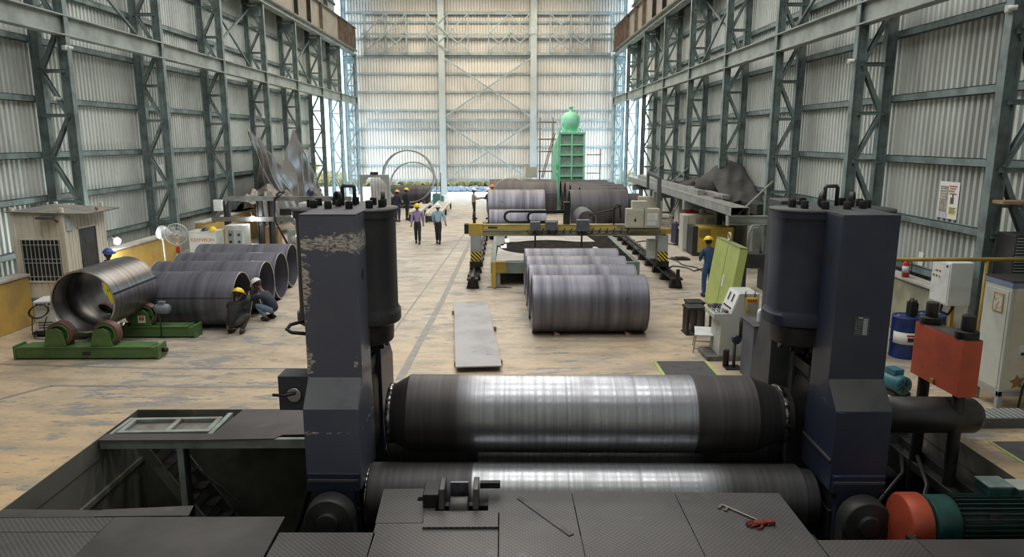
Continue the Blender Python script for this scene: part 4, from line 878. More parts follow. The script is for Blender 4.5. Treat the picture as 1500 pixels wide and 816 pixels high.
# left steel frame
t = thing('welding_portal', 'dark steel portal frame with two long beams above the left pipes', 'frame', (0, 26, 0))
b = MB(); b.box(-10.1, -5.6, -.08, .08, 2.30, 2.46); b.build('upper_beam', mat('dusty_frame_paint', (.19, .195, .19), (.11, .11, .105), 2, .7), t, bevel=.01)
b = MB(); b.box(-10.7, -5.6, -.1, .02, 1.55, 1.72); b.build('lower_beam', mat('dark_frame_paint', (.11, .11, .11), (.16, .15, .14), 2, .7), t, bevel=.01)
for x in (-10.15, -8.95, -8.55, -6.2):
    b = MB(); b.ibeam((x, 0, 0), (x, 0, 2.3), .16, .2, .02, up=(1, 0, 0)); b.build('leg', M_dark, t)
b = MB(); b.bar((-10.1, 0, 2.3), (-10.8, .3, 1.5), .1, .1); b.build('diagonal', M_grey, t)
b = MB(); b.tube([(-8.3, -.1, 2.5), (-8.15, -.12, 2.62), (-7.95, -.12, 2.62), (-8.35, -.12, 2.4), (-8.4, -.15, 1.6), (-8.2, -.15, 1.2), (-7.9, -.2, .6)], .04, 8); b.build('hose', M_cable, t)
b = MB(); b.ball((-7.05, -.12, 2.6), (.13, .1, .13), 14, 10); b.build('lamp_pod', mat('navy_pod', (.02, .03, .07), rough=.3), t)
b = MB(); b.box(-10.55, -10.25, -.2, -.06, 1.95, 2.35); b.box(-10.42, -10.32, -.21, -.2, 2.02, 2.14); b.build('switch_box', M_white, t, bevel=.008)
b = MB(); b.box(-8.4, -6., .5, .9, 1.72, 1.95); b.build('cross_tray', M_dark, t)
# clutter behind frame
t = thing('machine_tool', 'grey machine with white door panels behind the left steel frame', 'machine', (-8.2, 30, 0))
b = MB(); b.box(-.9, 1.4, -.5, .5, 0, .8); b.build('bed', M_grey, t, bevel=.03); b = MB(); b.box(-.4, .6, -.4, .4, .8, 1.9); b.build('head_casing', M_ltgrey, t, bevel=.03)
for x in (-.35, .12): b = MB(); b.box(x, x + .44, -.42, -.4, 1.1, 1.8); b.build('door', M_white, t, bevel=.005)
b = MB(); b.lathe([(-.5, 0), (-.5, .16), (.2, .16), (.2, 0)], (.9, -.3, 1.05), 'X', 24); b.build('motor', M_rigreen, t)
for x in (-.6, .1): b = MB(); b.lathe([(-.54, 0), (-.54, .15), (-.5, .16), (-.5, 0)], (x, 0, .4), 'Y', 20); b.build('flange', M_ltgrey, t)
for k, (x, y, w, h, m, l) in enumerate(((-10.6, 27.2, .7, 1.15, M_mustard, 'mustard yellow cabinet below the left frame'), (-9.0, 27.5, .5, 1.2, M_wood, 'brown timber board stack leaning by the left frame'), (-7.0, 27.2, .9, .9, M_dark, 'dark steel cabinet behind the farthest left pipe'))):
    t = thing('tool_cabinet', l, 'cabinet', (x, y, 0)); b = MB(); b.box(-w / 2, w / 2, -.25, .25, .06, h); b.build('casing', m, t, bevel=.015); b = MB(); b.box(-w / 2 + .05, w / 2 - .05, -.262, -.25, .12, h - .06); b.build('door', m, t, bevel=.006); b = MB(); b.box(w / 2 - .14, w / 2 - .1, -.29, -.262, h * .5, h * .6); b.build('handle', M_blackiron, t); b = MB(); b.box(-w / 2 + .03, w / 2 - .03, -.2, .2, 0, .06); b.build('foot', M_blackiron, t)
# hanging tarpaulin
def sag(u):
    K = [(0, -11.88, 33.5, 4.95), (.14, -11.88, 34.6, 4.6), (.28, -11.85, 36.2, 3.85), (.42, -11.82, 38.2, 3.15), (.5, -11.8, 39.2, 3.6), (.6, -11.8, 40.8, 5.2), (.68, -11.75, 41.6, 4.3), (.84, -11.7, 43.4, 2.6), (1, -11.7, 45.3, 1.3)]
    for a, c in zip(K[:-1], K[1:]):
        if u <= c[0]: f = (u - a[0]) / (c[0] - a[0]); f2 = f; return Vector([a[i] + (c[i] - a[i]) * f2 for i in (1, 2, 3)])
    return Vector(K[-1][1:])
def tarp_fn(u, v):
    p = sag(u); bz = .7; fan = (u - .6)
    fold = math.sin(u * 46 + v * 3 * fan * 8) * .16 + math.sin(u * 95 - v * 4) * .07; x = p.x + .3 * v + fold * (.25 + .75 * v) * .8; y = p.y + v * (1.9 * (1 - u)) + fold * .3
    return (x + .12 * math.sin(v * 7 + u * 9), y, p.z + (bz - p.z) * v + .05 * math.sin(u * 30) * v)
b = MB(); b.grid(tarp_fn, 150, 34); tag(b.build('tarpaulin', M_tarp, solid=.006), 'shiny grey tarpaulin hung in folds from the left columns', 'tarpaulin')
b = MB(); b.grid(lambda u, v: (-12.3 + 1.9 * u, 31.2 + 5.3 * v + .2 * math.sin(u * 12), .3 + (1.95 - .5 * abs(v - .5) * 2) * (1 - (2 * u - 1) ** 4 * .85) + .12 * math.sin(u * 17 + v * 9) + .1 * math.sin(v * 23 - u * 6)), 40, 50)
tag(b.build('tarpaulin', mat('silver_plastic_sheet', (.10, .095, .088), (.06, .057, .054), 2, .22, 0, bump=.25), solid=.006), 'crumpled silver plastic sheet heaped below the hanging tarpaulin', 'tarpaulin')
b = MB(); b.box(-13.0, -12.75, 38.2, 39.6, .0, 3.9); b.box(-13.02, -12.7, 38.1, 39.7, 3.9, 3.95); tag(b.build('tall_locker', mat('dark_grey_locker', (.13, .14, .14), rough=.6), bevel=.02), 'tall dark locker half hidden by the hanging tarpaulin', 'locker')
b = MB(); b.box(-12.9, -12.86, 26.6, 27.5, 2.2, 3.3) if False else b.box(-13.17, -13.15, 27.15, 27.75, 2.75, 3.55); tag(b.build('wall_notice', mat('faded_notice_print', (.55, .56, .54), (.35, .38, .4), 14, .8)), 'faded notice board on the left wall beside a column', 'notice')
# far left portal and curtain bay
t = thing('portal_gate', 'grey portal frame with haunched corners before the far left doorway', 'frame', (-7.0, 38.4, 0))
for x in (-.72, .72): b = MB(); b.box(x - .06, x + .06, -.08, .08, 0, 2.5); b.build('leg', M_grey, t, bevel=.006)
b = MB(); b.box(-.78, .78, -.08, .08, 2.5, 2.64); b.prism([(-.66, 2.5), (-.66, 2.1), (-.3, 2.5)], -.06, .06, 'Y'); b.prism([(.66, 2.5), (.66, 2.1), (.3, 2.5)], -.06, .06, 'Y'); b.build('crossbeam', M_grey, t, bevel=.006)
b = MB(); b.box(-.2, .2, -.1, .1, 2.64, 2.78); b.build('top_box', M_blackiron, t, bevel=.01)
b = MB(); b.grid(lambda u, v: (-7.55 + 1.1 * u, 40.2 + .05 * math.sin(u * 40), .3 + 2.1 * v), 60, 4); tag(b.build('welding_curtain', mat('pale_grey_curtain', (.55, .56, .55), (.45, .46, .46), 2, .5), solid=.01), 'pale grey curtain hanging inside the far left portal frame', 'curtain')
# two hoops on positioner
for nm, x, y, z, r, w, rz, lab in (('a', -6.4, 47.6, 2.07, 1.74, .55, math.radians(-5), 'bigger bright steel hoop standing upright at the far end'), ('b', -6.5, 51.0, 1.22, 1.72, .35, math.radians(-5), 'second steel hoop standing behind the bigger hoop')):
    t = thing('steel_hoop', lab, 'hoop', (x, y, z), rz, 'steel hoops at the far end'); b = MB(); b.pipe((0, -w / 2, 0), (0, w / 2, 0), r, r - .07, 80); o = b.build('shell', mat('pale_hoop_steel', (.36, .35, .33), (.27, .26, .25), 2, .45, .5), t); o.modifiers.new('e', 'EDGE_SPLIT').split_angle = .5
    b = MB(); b.pipe((0, -w / 2 - .004, 0), (0, -w / 2, 0), r - .004, r - .066, 80); b.build('bevelled_rim', M_rim, t)
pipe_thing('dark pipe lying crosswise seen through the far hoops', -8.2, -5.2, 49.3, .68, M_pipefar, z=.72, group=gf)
t = thing('roller_positioner', 'low dark positioner with teal drive boxes under the far hoops', 'positioner', (-6.4, 47.6, 0)); b = MB(); b.box(-2.0, 2.0, -.35, .35, .0, .12); b.build('base_beam', M_blackiron, t, bevel=.02)
for x in (-1.9, 1.85): b = MB(); b.box(x - .25, x + .25, -.4, .3, .12, .95); b.build('drive_box', mat('teal_drive_paint', (.08, .22, .26), rough=.5), t, bevel=.03)
for x in (-.85, .85): b = MB(); b.lathe([(-.2, 0), (-.2, .2), (.2, .2), (.2, 0)], (x, 0, .32), 'Y', 24); b.build('roller', M_redband, t)
# slatted white ramps
M_whiteslat = mat('white_slat_paint', (.72, .70, .64), (.55, .53, .48), 3, .6)
for lab, x0, x1, y0, y1, z in (('wide white slatted conveyor table beyond the walking men', -4.35, -3.6, 39.0, 47.0, .5), ('narrow white slatted conveyor beside the dark clothed pair', -5.35, -4.8, 39.6, 45.5, .5)):
    t = thing('conveyor_table', lab, 'conveyor', ((x0 + x1) / 2, y0, 0)); w = (x1 - x0) / 2; L = y1 - y0
    for x in (-w, w): b = MB(); b.box(x - .05, x + .05, 0, L, z - .12, z + .03); b.build('side_rail', M_whiteslat, t, bevel=.006)
    n = int(L / .55)
    for k in range(n): b = MB(); b.box(-w, w, k * .55 + .05, k * .55 + .33, z - .03, z + .0); b.build('slat', M_whiteslat, t)
    for yy in (.1, L / 2, L - .1):
        for x in (-w, w): b = MB(); b.box(x - .05, x + .05, yy - .05, yy + .05, 0, z - .12); b.build('leg', M_blackiron, t)
    b = MB(); b.box(-w, w, -.02, .02, .05, z - .14); b.build('end_panel', M_dark, t)
    b = MB(); b.box(-w - .04, w * .2, -.06, -.03, z - .1, z + .04) if x0 < -5 else b.box(-w, w, -.04, -.02, z - .03, z + .02); b.build('end_board', M_yellow if x0 < -5 else M_whiteslat, t)
t = thing('green_valve', 'small green valve pump on the floor near the back wall', 'pump', (-4.55, 50.5, 0)); b = MB(); b.lathe([(0, .3), (.08, .3), (.1, .2), (.5, .22), (.6, .1), (.6, 0)], n=20); b.build('body', M_teal, t); b = MB(); b.cyl((0, 0, .6), (0, 0, 2.2), .03, 8); b.build('pole', M_blackiron, t)

# ================================================================== CUTTING TABLE + GANTRY
t = thing('cutting_table', 'long grey green cutting table full of dark slats under the gantry', 'table', (1.85, 27.4, 0))
b = MB(); b.box(-2.3, 2.35, -5.6, -5.45, .38, .74); b.box(-2.3, -2.15, -5.45, 4.2, .38, .74); b.box(2.2, 2.35, -5.45, 4.2, .38, .74); b.box(-2.3, 2.35, 4.05, 4.2, .38, .74); b.build('table_frame', mat('grey_green_table_paint', (.22, .27, .25), (.16, .2, .18), 2, .6), t, bevel=.012)
b = MB(); b.box(-2.15, 2.2, -5.45, 4.05, .40, .5); b.build('slag_tray', M_dark, t)
for k in range(55): b = MB(); y = -5.35 + k * .17; b.box(-2.15, 2.2, y - .006, y + .006, .5, .73 + .008 * math.sin(k * 5)); b.build('slat', mat('burnt_slat_steel', (.07, .065, .06), (.12, .10, .085), 4, .8), t)
for x in (-2.2, 2.27):
    for y in (-5.5, -1.5, 1.5, 4.1): b = MB(); b.box(x - .08, x + .08, y - .08, y + .08, 0, .38); b.build('leg', MATS['grey_green_table_paint'], t)
def cutplate(label, poly, z, m):
    b = MB(); b.prism(poly, z, z + .012, 'Z'); return tag(b.build('cut_plate', m), label, 'plate', 'cut steel plates on the cutting table')
M_pale = mat('pale_dusty_plate', (.50, .49, .45), (.38, .37, .35), 2, .6, .1); M_pl2 = mat('dark_cut_plate', (.10, .11, .13), (.16, .17, .19), 2, .45, .5)
arc = [(1.45 + 1.65 * math.cos(a), 24.9 - 1.75 * math.sin(a)) for a in [PI * (1 - k / 20) for k in range(21)]]
cutplate('pale plate offcut with a round bite, in front of the gantry', [(-.3, 22.0), (3.3, 22.0), (3.25, 24.9)] + arc[::-1] + [(-.25, 24.9)], .745, M_pale)
cutplate('pale plate behind the gantry with a curved near edge', [(.05, 26.2)] + [(.45 + 2.2 * k / 12, 26.2 + .45 * math.sin(PI * k / 12)) for k in range(13)] + [(3.35, 26.2), (3.1, 29.2), (.1, 29.2)], .745, M_pale)
cutplate('dark blue plate strip at the left of the cutting table', [(-.3, 25.2), (-.05, 25.2), (0.0, 28.6), (-.35, 28.6)], .748, M_pl2)
b = MB(); b.box(-.16, .05, 24.6, 25.6, .75, .76); b.box(-.02, .15, 25.9, 26.9, .75, .78); tag(b.build('offcut', M_paper), 'white offcut strips at the left edge of the cutting table', 'offcut')
for lab, x in (('left rail of the cutting gantry on black stools', -1.0), ('right rail of the cutting gantry on black stools', 5.25)):
    t = thing('gantry_rail', lab, 'rail', (x, 21.2, 0), 0, 'gantry rails')
    b = MB(); b.box(-.17, .17, 0, 15, .27, .33); b.build('bed_plate', M_blackiron, t, bevel=.005)
    b = MB(); b.box(-.035, .035, 0, 15, .33, .42); b.build('rail_head', M_steel if x < 0 else M_darksteel, t, bevel=.006)
    for k in range(12):
        y = .1 + k * 1.3; b = MB(); b.prism([(-.2, 0), (.2, 0), (.13, .27), (-.13, .27)], y, y + .22, 'Y'); b.build('stool', M_blackiron, t, bevel=.006)
        for sx in (-1, 1): b = MB(); b.box(sx * .14 - .03, sx * .14 + .03, y + .3, y + .42, .33, .37); b.build('clamp', M_blackiron, t)
    b = MB(); b.box(-.05, .05, -.06, -.01, .1, .62 if x > 0 else .4); b.build('end_stop', M_blackiron, t)
t = thing('cutting_gantry', 'yellow cutting gantry beam bridging the table on two grey legs', 'gantry', (2.0, 22.9, 0))
b = MB(); b.box(-2.75, 3.0, -.16, .16, 1.47, 1.80); b.build('bridge_beam', mat('dusty_yellow_beam', (.36, .30, .13), (.20, .17, .10), 1.6, .6, stretch=(1, 1, 3)), t, bevel=.01)
b = MB(); b.box(-2.75, 3.0, -.19, -.15, 1.60, 1.66); b.box(-2.75, 3.0, -.2, .2, 1.44, 1.475); b.build('slide_rail', M_grey, t, bevel=.004)
b = MB(); b.box(-2.7, 1.6, -.172, -.16, 1.66, 1.75); b.build('yellow_band', M_yellow, t)
b = MB(); b.box(-3.18, -2.72, -.2, .2, 1.45, 1.84); b.build('end_carriage_cap', M_yellow, t, bevel=.02); b = MB(); b.box(-3.32, -3.18, -.15, .15, 1.5, 1.82); b.build('buffer', M_blackiron, t, bevel=.015)
b = MB(); b.box(3.0, 3.35, -.2, .2, 1.5, 1.66); b.build('right_end_cap', M_mustard, t, bevel=.015)
b = MB(); b.cyl((-3.0, 0, 1.84), (-3.0, 0, 2.2), .05, 10); b.build('stub_post', M_blackiron, t)
b = MB(); b.box(-2.55, -2.25, -.175, -.165, 1.68, 1.74); b.build('badge', M_dark, t)
for x in (-2.95, 3.1):
    b = MB(); b.box(x - .17, x + .17, -.2, .25, .62, 1.45); lg = b.build('leg', mat('grey_leg_paint', (.36, .39, .39), (.3, .32, .32), 2, .5), t, bevel=.012)
    b = MB(); b.box(x - .172, x + .172, -.215, -.2, .62, .92); b.build('hazard_panel', M_hazard, lg)
    b = MB(); b.box(x - .2, x + .2, -.3, .8, .44, .62); b.build('wheel_box', M_blackiron, lg, bevel=.01)
    for yy in (-.15, .6): b = MB(); b.cyl((x - .04, yy, .5), (x + .04, yy, .5), .08, 16); b.build('wheel', M_darksteel, lg)
b = MB(); b.box(2.65, 2.92, .0, .3, .66, 1.3); b.build('drive_panel', M_ltgrey, t, bevel=.01)
for x0, x1 in ((1.85, 2.47), (2.47, 2.93)) if False else ((1.84, 2.40), (2.42, 2.90)):
    b = MB(); b.box(x0, x1, -.5, -.19, 1.74, 2.34); cb_ = b.build('control_box', M_beige, t, bevel=.012)
    b = MB(); b.box(x0 + .03, x1 - .03, -.512, -.5, 1.78, 2.30); b.build('box_door', M_beige, cb_, bevel=.006)
b = MB(); b.box(2.02, 2.5, -.45, -.2, 2.34, 2.58); b.build('top_box', M_beige, t, bevel=.01)
b = MB(); b.prism([(2.08, 2.03), (2.16, 2.03), (2.12, 2.11)], -.516, -.513, 'Y'); b.build('warning_triangle', M_yellow, t); b = MB(); b.box(2.09, 2.15, -.517, -.513, 1.93, 2.02); b.build('warning_mark', M_ink, t)
b = MB(); b.box(2.5, 2.82, -.516, -.513, 1.98, 2.2); b.build('paper_sheet', M_paper, t); b = MB(); b.box(2.5, 2.78, -.516, -.513, 1.82, 1.95); b.build('paper_sheet', mat('pale_blue_paper', (.62, .70, .75)), t)
for k in range(5): b = MB(); b.box(2.52, 2.74 + .02 * (k % 2), -.5175, -.516, 2.01 + k * .035, 2.015 + k * .035); b.build('print_line', M_ink, t)
for x0, x1, z0, z1, m in ((-1.2, -.88, 1.64, 1.92, M_grey), (-.72, -.34, 1.66, 1.92, M_grey), (.28, .68, 1.62, 1.98, M_grey)):
    b = MB(); b.box(x0, x1, -.45, -.2, z0, z1); b.build('torch_carriage', mat('dark_blue_grey_box', (.12, .14, .16), (.09, .1, .12), 3, .5), t, bevel=.012)
for x in (-1.04, .45): b = MB(); b.cyl((x, -.34, 1.1), (x, -.34, 1.64), .03, 10); b.cyl((x, -.34, 1.0), (x, -.34, 1.1), .018, 8); b.build('torch', M_blackiron, t)
b = MB(); b.box(-.12, .08, -.1, .1, 1.8, 2.52); b.build('cable_post', M_blackiron, t, bevel=.01)
for z0, xa in ((2.22, -1.85), (2.2, -1.1)):
    b = MB(); r = .17; pts = [(-.1, -.05, z0)] + [(xa, -.05, z0)] + [(xa - r * math.sin(a * PI / 6), -.05, z0 - r + r * math.cos(a * PI / 6)) for a in range(1, 6)] + [(xa, -.05, z0 - 2 * r), (-.3, -.05, z0 - 2 * r)]
    b.tube(pts, .045, 6); b.build('cable_chain', M_cable, t)
for k in range(14):
    x = -1.3 + k * .23; b = MB(); b.tube([(x, -.2, 1.62), (x + .08, -.3, 1.5), (x + .2, -.28, 1.52), (x + .3, -.2, 1.7)], .016, 5); b.build('loose_cable', M_cable, t)
b = MB(); b.tube([(.7, -.1, 2.1), (1.1, -.1, 2.2), (1.5, -.1, 2.3), (1.75, -.1, 2.42)], .02, 5); b.tube([(1.5, -.1, 1.8), (1.5, -.1, 2.3), (1.55, -.1, 2.45), (1.68, -.1, 2.4), (1.72, -.1, 2.0)], .03, 6); b.build('hose', M_cable, t)
b = MB(); b.box(2.88, 3.0, -.1, .05, 1.66, 3.3); b.bar((2.94, -.02, 3.27), (2.7, .6, 3.42), .1); b.bar((2.7, .6, 3.42), (2.7, .6, 2.9), .08); b.build('cable_mast', mat('dark_grey_mast', (.10, .11, .115), rough=.6), t, bevel=.01)
t = thing('junction_stand', 'small mustard box on a post at the table corner', 'stand', (-.16, 21.5, 0)); b = MB(); b.box(-.2, .2, -.1, .1, .48, .82); b.build('box_body', M_mustard, t, bevel=.01); b = MB(); b.box(-.15, .0, -.03, .05, 0, .48); b.build('post', M_grey, t); b = MB(); b.bar((-.4, .0, .012), (.35, -.1, .012), .04, .02); b.bar((-.2, -.15, .012), (.2, .1, .012), .04, .02); b.build('foot', M_rust, t)
b = MB(); b.box(-.25, -.13, -.13, -.1, .0, .8); b.build('edge_strip', M_yellow, t)
# steel sheet on blocks
t = thing('steel_sheet', 'long pale steel sheet lying on wooden blocks on the floor', 'sheet', (-.74, 16.2, 0), math.radians(4.3)); b = MB(); b.box(-.455, .455, -2.85, 2.85, .10, .125); b.build('sheet_body', mat('pale_bluish_sheet_steel', (.38, .385, .41), (.29, .29, .31), 1.1, .5, .25, c3=(.2, .19, .18), s3=1.8, lo3=.63, hi3=.7), t)
for x, y in ((-.4, -2.4), (.42, -2.4), (-.44, 1.9), (.46, .2)): b = MB(); b.box(x - .08, x + .08, y - .05, y + .05, 0, .1); b.build('wood_block', M_wood, t, bevel=.004)

# ================================================================== GREEN TOWER + SCAFFOLD
t = thing('green_tower', 'tall mint green framed tower with a round dome at the far end', 'tower', (4.3, 47.0, 0))
b = MB()
for x in (-.78, 0, .78): b.box(x - .05, x + .05, -.62, -.5, 0, 4.85)
for z in (.3, .95, 1.55, 2.15, 2.8, 3.5, 4.15, 4.85): b.box(-.83, .83, -.63, -.5, z - .04, z + .04)
for x in (-.78, .78): b.box(x - .05, x + .05, .5, .62, 0, 4.85)
b.build('frame', M_mint, t)
b = MB(); b.box(-.76, .76, -.5, .5, .05, 4.82); b.build('mesh_panels', M_mintdark, t)
b = MB(); b.box(-1.22, -.84, -.7, -.3, 0, 4.0); b.prism([(-1.22, 4.0), (-.84, 4.0), (-.84, 4.9)], -.7, -.3, 'Y'); b.build('side_duct', M_mint, t, bevel=.02)
b = MB(); b.box(-1.0, -.86, -.72, -.7, 2.6, 2.9); b.box(-1.0, -.9, -.72, -.7, 2.2, 2.35); b.build('duct_switch', mat('bright_green_switch', (.1, .6, .15)), t)
b = MB(); b.box(-.86, .86, -.66, .66, 4.85, 4.95); b.build('top_deck', M_mint, t)
b = MB(); b.lathe([(4.95, .42), (5.15, .40), (5.18, .46), (5.3, .52), (5.5, .60), (5.75, .62), (6.0, .54), (6.15, .40), (6.22, .22), (6.23, .12), (6.5, .12), (6.5, .17), (6.58, .17), (6.58, 0)], (-.05, 0, 0), n=28); b.build('dome', M_mint, t)
for x in (-.5, .45): b = MB(); b.lathe([(-.04, .06), (-.04, .14), (.04, .14), (.04, .06)], (x, -.4, 5.08), 'Y', 16, closed=True); b.build('lifting_lug', M_mint, t)
b = MB(); b.tube([(-.85, -.3, 4.9), (-.6, -.3, 5.5), (-.5, -.3, 5.9)], .04, 6); b.tube([(.3, -.3, 5.5), (.9, -.3, 5.7)], .03, 6); b.build('pipe_run', M_mint, t)
t = thing('scaffold', 'rusty tube scaffold with a ladder left of the green tower', 'scaffold', (2.75, 47.7, 0))
for x in (-.45, .4): b = MB(); b.cyl((x, 0, 0), (x, 0, 5.9), .045, 8); b.build('standard', M_rust, t)
for z in (2.4, 3.7, 4.5, 5.6): b = MB(); b.cyl((-.55, 0, z), (.6, 0, z), .04, 8); b.build('ledger', M_rust, t)
b = MB(); 
for o_ in (0, .35): b.bar((-.35 + o_ * .3, -.4, 2.0), (.45 + o_ * .3, -.2, 4.9), .05)
b.build('ladder', M_rust, t)
b = MB(); b.box(-.5, .75, -.2, .5, 3.68, 3.74); b.build('board', M_wood, t)
t = thing('handrail', 'thin rusty handrail frame right of the green tower', 'frame', (5.85, 47.2, 0)); b = MB(); b.cyl((.4, 0, 0), (.4, 0, 3.9), .035, 8); b.cyl((-.5, 0, 2.3), (.45, 0, 2.3), .03, 8); b.cyl((-.5, 0, 3.5), (.45, 0, 3.5), .03, 8); b.build('tubes', M_rust, t)
b = MB(); b.box(1.35, 2.1, 47.6, 47.64, 2.0, 2.7); b.box(1.68, 1.76, 47.64, 47.72, 0, 2.0); tag(b.build('sign_board', M_beige, bevel=.005), 'pale blank board on a post left of the scaffold', 'board')
# ================================================================== RIGHT SIDE
t = thing('control_console', 'grey operator console with a white sloping panel beside the right stand', 'console', (4.62, 14.38, 0), 0)
prof = [(-.22, .10), (-.20, .80), (-.36, .90), (-.36, 1.0), (.0, 1.01), (.15, 1.42), (.55, 1.42), (.55, .9), (.36, .8), (.36, .10)]
b = MB(); b.prism(prof, -.34, .34, 'Y'); b.build('cabinet_body', M_ltgrey, t, bevel=.012)
b = MB(); b.box(-.46, .45, -.36, .36, 0, .10); b.build('base_plinth', mat('dark_grey_plinth', (.10, .10, .10), (.25, .24, .22), 2, .6), t, bevel=.01)
R = Matrix(((.343, 0, -.939, -.002), (0, 1, 0, 0), (.939, 0, .343, 1.012), (0, 0, 0, 1)))   # local x up the slope, z outwards
def on_slope(b, u0, u1, v0, v1, h0, h1): return b.box(u0, u1, v0, v1, h0, h1, R)
b = MB(); on_slope(b, .015, .425, -.32, .32, .0, .01); pn = b.build('sloping_panel', mat('bright_white_panel', (.85, .86, .86), rough=.4), t, bevel=.003)
for v in (-.10, .14):
    b = MB(); on_slope(b, .2, .37, v - .035, v + .035, .010, .014); b.build('display', M_ink, pn)
    for k in range(6): b = MB(); on_slope(b, .20 + k * .028, .212 + k * .028, v - .09, v - .05, .010, .013); b.build('printed_row', mat('grey_print', (.3, .3, .3)), pn)
for k in range(6): v = -.22 + k * .085; b = MB(); on_slope(b, .06, .09, v - .018, v + .018, .01, .03); b.build('push_button', M_ink, pn)
b = MB(); b.box(-.34, -.02, -.3, .3, 1.005, 1.015); dk = b.build('desk_panel', mat('grey_desk_panel', (.42, .44, .42), (.32, .33, .32), 8, .5), t)
for i in range(4):
    for j in range(5): b = MB(); x, y = -.30 + i * .07, -.25 + j * .1; b.cyl((x, y, 1.015), (x, y, 1.045), .014, 10); b.build('selector', M_ink if (i + j) % 3 else M_white, dk)
b = MB(); b.ball((.0, 0, 0), (.05, .07, .03), 12, 8); tag(b.build('brown_rag', mat('brown_cloth', (.12, .06, .04), rough=.9), loc=(4.53, 14.12, 1.035)), 'brown rag lying on the console desk', 'cloth')
b = MB(); b.grid(lambda u, v: (4.42 + .12 * (u - .5) * 2, 14.60 + .1 * (v - .5) * 2, 1.02 + .07 * (1 - (2 * u - 1) ** 2) * (1 - (2 * v - 1) ** 2) + .01 * math.sin(u * 15 + v * 9)), 16, 14); tag(b.build('cloth_hat', M_cable, solid=.008), 'black cap lying at the far end of the console desk', 'cap')
t = thing('pendant_controller', 'yellow pendant control box with red keys on the console side', 'controller', (5.0, 14.0, 1.2), 0)
b = MB(); b.box(-.12, .12, -.04, .03, -.15, .15); b.build('case', M_yellow, t, bevel=.02); b = MB(); b.box(-.09, .09, -.046, -.04, -.11, .04); b.build('screen', mat('grey_screen', (.3, .33, .34), rough=.3), t)
for k in range(4): b = MB(); b.box(-.085 + k * .045, -.05 + k * .045, -.05, -.04, .07, .11); b.build('key', M_redink, t)
for x in (-.13, .06): b = MB(); b.tube([(x, .01, .15), (x, .01, .26), (x + .02, .03, .27)], .01, 6); b.build('hook', M_blackiron, t)
x, y = MP(4.75, 13.25); t = thing('hydraulic_box', 'blue grey steel box standing between console and machine stand', 'box', (4.82, 12.98, 0), TH)
b = MB(); b.box(-.22, .30, -.33, .33, 0, 1.09); b.build('casing', mat('blue_grey_box_paint', (.11, .125, .165), (.085, .09, .12), 1.5, .5), t, bevel=.012); b = MB(); b.box(-.235, .315, -.345, .345, 1.09, 1.11); b.build('lid', M_navydust, t, bevel=.006)
t = thing('white_jug', 'pale blue plastic canister standing on the blue grey box', 'canister', (4.83, 12.95, 1.11)); b = MB(); b.box(-.075, .075, -.06, .06, 0, .2); b.prism([(-.075, .2), (.075, .2), (.05, .25), (-.05, .25)], -.06, .06, 'Y'); b.build('body', mat('pale_blue_plastic', (.55, .66, .70), rough=.35), t, bevel=.015); b = MB(); b.cyl((0, 0, .25), (0, 0, .27), .03, 14); b.build('cap', M_white, t)
t = thing('foot_pump', 'black lever pump with a round knob in front of the console', 'pump', (4.56, 13.55, 0)); b = MB(); b.cyl((0, 0, .0), (0, 0, .55), .03, 12); b.build('column', M_navy, t); b = MB(); b.lathe([(-.05, 0), (-.05, .09), (.05, .09), (.05, 0)], (.02, 0, .60), 'Y', 20); b.build('knob', M_navy, t, bevel=.01); b = MB(); b.cyl((-.13, .1, .03), (-.13, .1, .36), .06, 14); b.build('reservoir', M_blackiron, t, bevel=.01); b = MB(); b.box(-.18, .14, -.12, .16, 0, .03); b.build('foot', M_blackiron, t, bevel=.005); b = MB(); b.cyl((.1, .0, .6), (.1, 0, 1.05), .035, 10); b.build('rod', M_blackiron, t)
t = thing('low_bench', 'small folding stool with a white top beside the console', 'stool', (4.30, 14.85, 0), math.radians(-14)); b = MB(); b.box(-.19, .19, -.36, .36, .40, .425); b.build('top', M_white, t, bevel=.008)
for yy in (-.3, .3):
    b = MB(); b.bar((-.16, yy, .40), (-.21, yy, 0), .025); b.bar((.16, yy, .40), (.21, yy, 0), .025); b.bar((-.19, yy, .1), (.19, yy, .1), .02); b.build('leg_pair', M_grey, t)
for lab, x, y, h, w in (('black steel stool block nearest the console', 4.44, 16.2, .66, .46), ('lower black steel stool block behind the first', 4.75, 17.35, .52, .42), ('black steel stool half hidden by the lime booth', 5.05, 16.4, .62, .3)):
    t = thing('steel_stool', lab, 'stool', (x, y, 0), .05, 'black steel stools'); b = MB(); b.box(-w / 2, w / 2, -.22, .22, h - .05, h); b.build('top', M_blackiron, t, bevel=.008); b = MB(); b.box(-w / 2, w / 2, -.22, .22, 0, .03); b.build('foot_plate', M_blackiron, t)
    for sx in (-1, 0, 1): b = MB(); b.box(sx * (w / 2 - .05) - .03, sx * (w / 2 - .05) + .03, -.18, .18, .03, h - .05); b.build('leg', M_blackiron, t, bevel=.004)
t = thing('floor_mat', 'dark rubber mat edged with lime tape in front of the console', 'mat', (3.6, 13.55, 0)); b = MB(); b.box(-.50, .50, -.45, .45, 0, .012); b.build('mat_sheet', mat('dark_mat_rubber', (.085, .085, .09), (.065, .065, .068), 5, .8), t)
for x in (-.53, .53): b = MB(); b.box(x - .035, x + .035, -.45, .45, 0, .014); b.build('tape_edge', M_lime, t)
t = thing('floor_mat', 'lime edged mat corner on the floor at the right frame edge', 'mat', (7.7, 9.55, 0)); b = MB(); b.box(-.35, .9, -.45, .45, 0, .012); b.build('mat_sheet', MATS['dark_mat_rubber'], t); b = MB(); b.box(-.40, -.35, -.45, .45, 0, .014); b.build('tape_edge', M_lime, t)
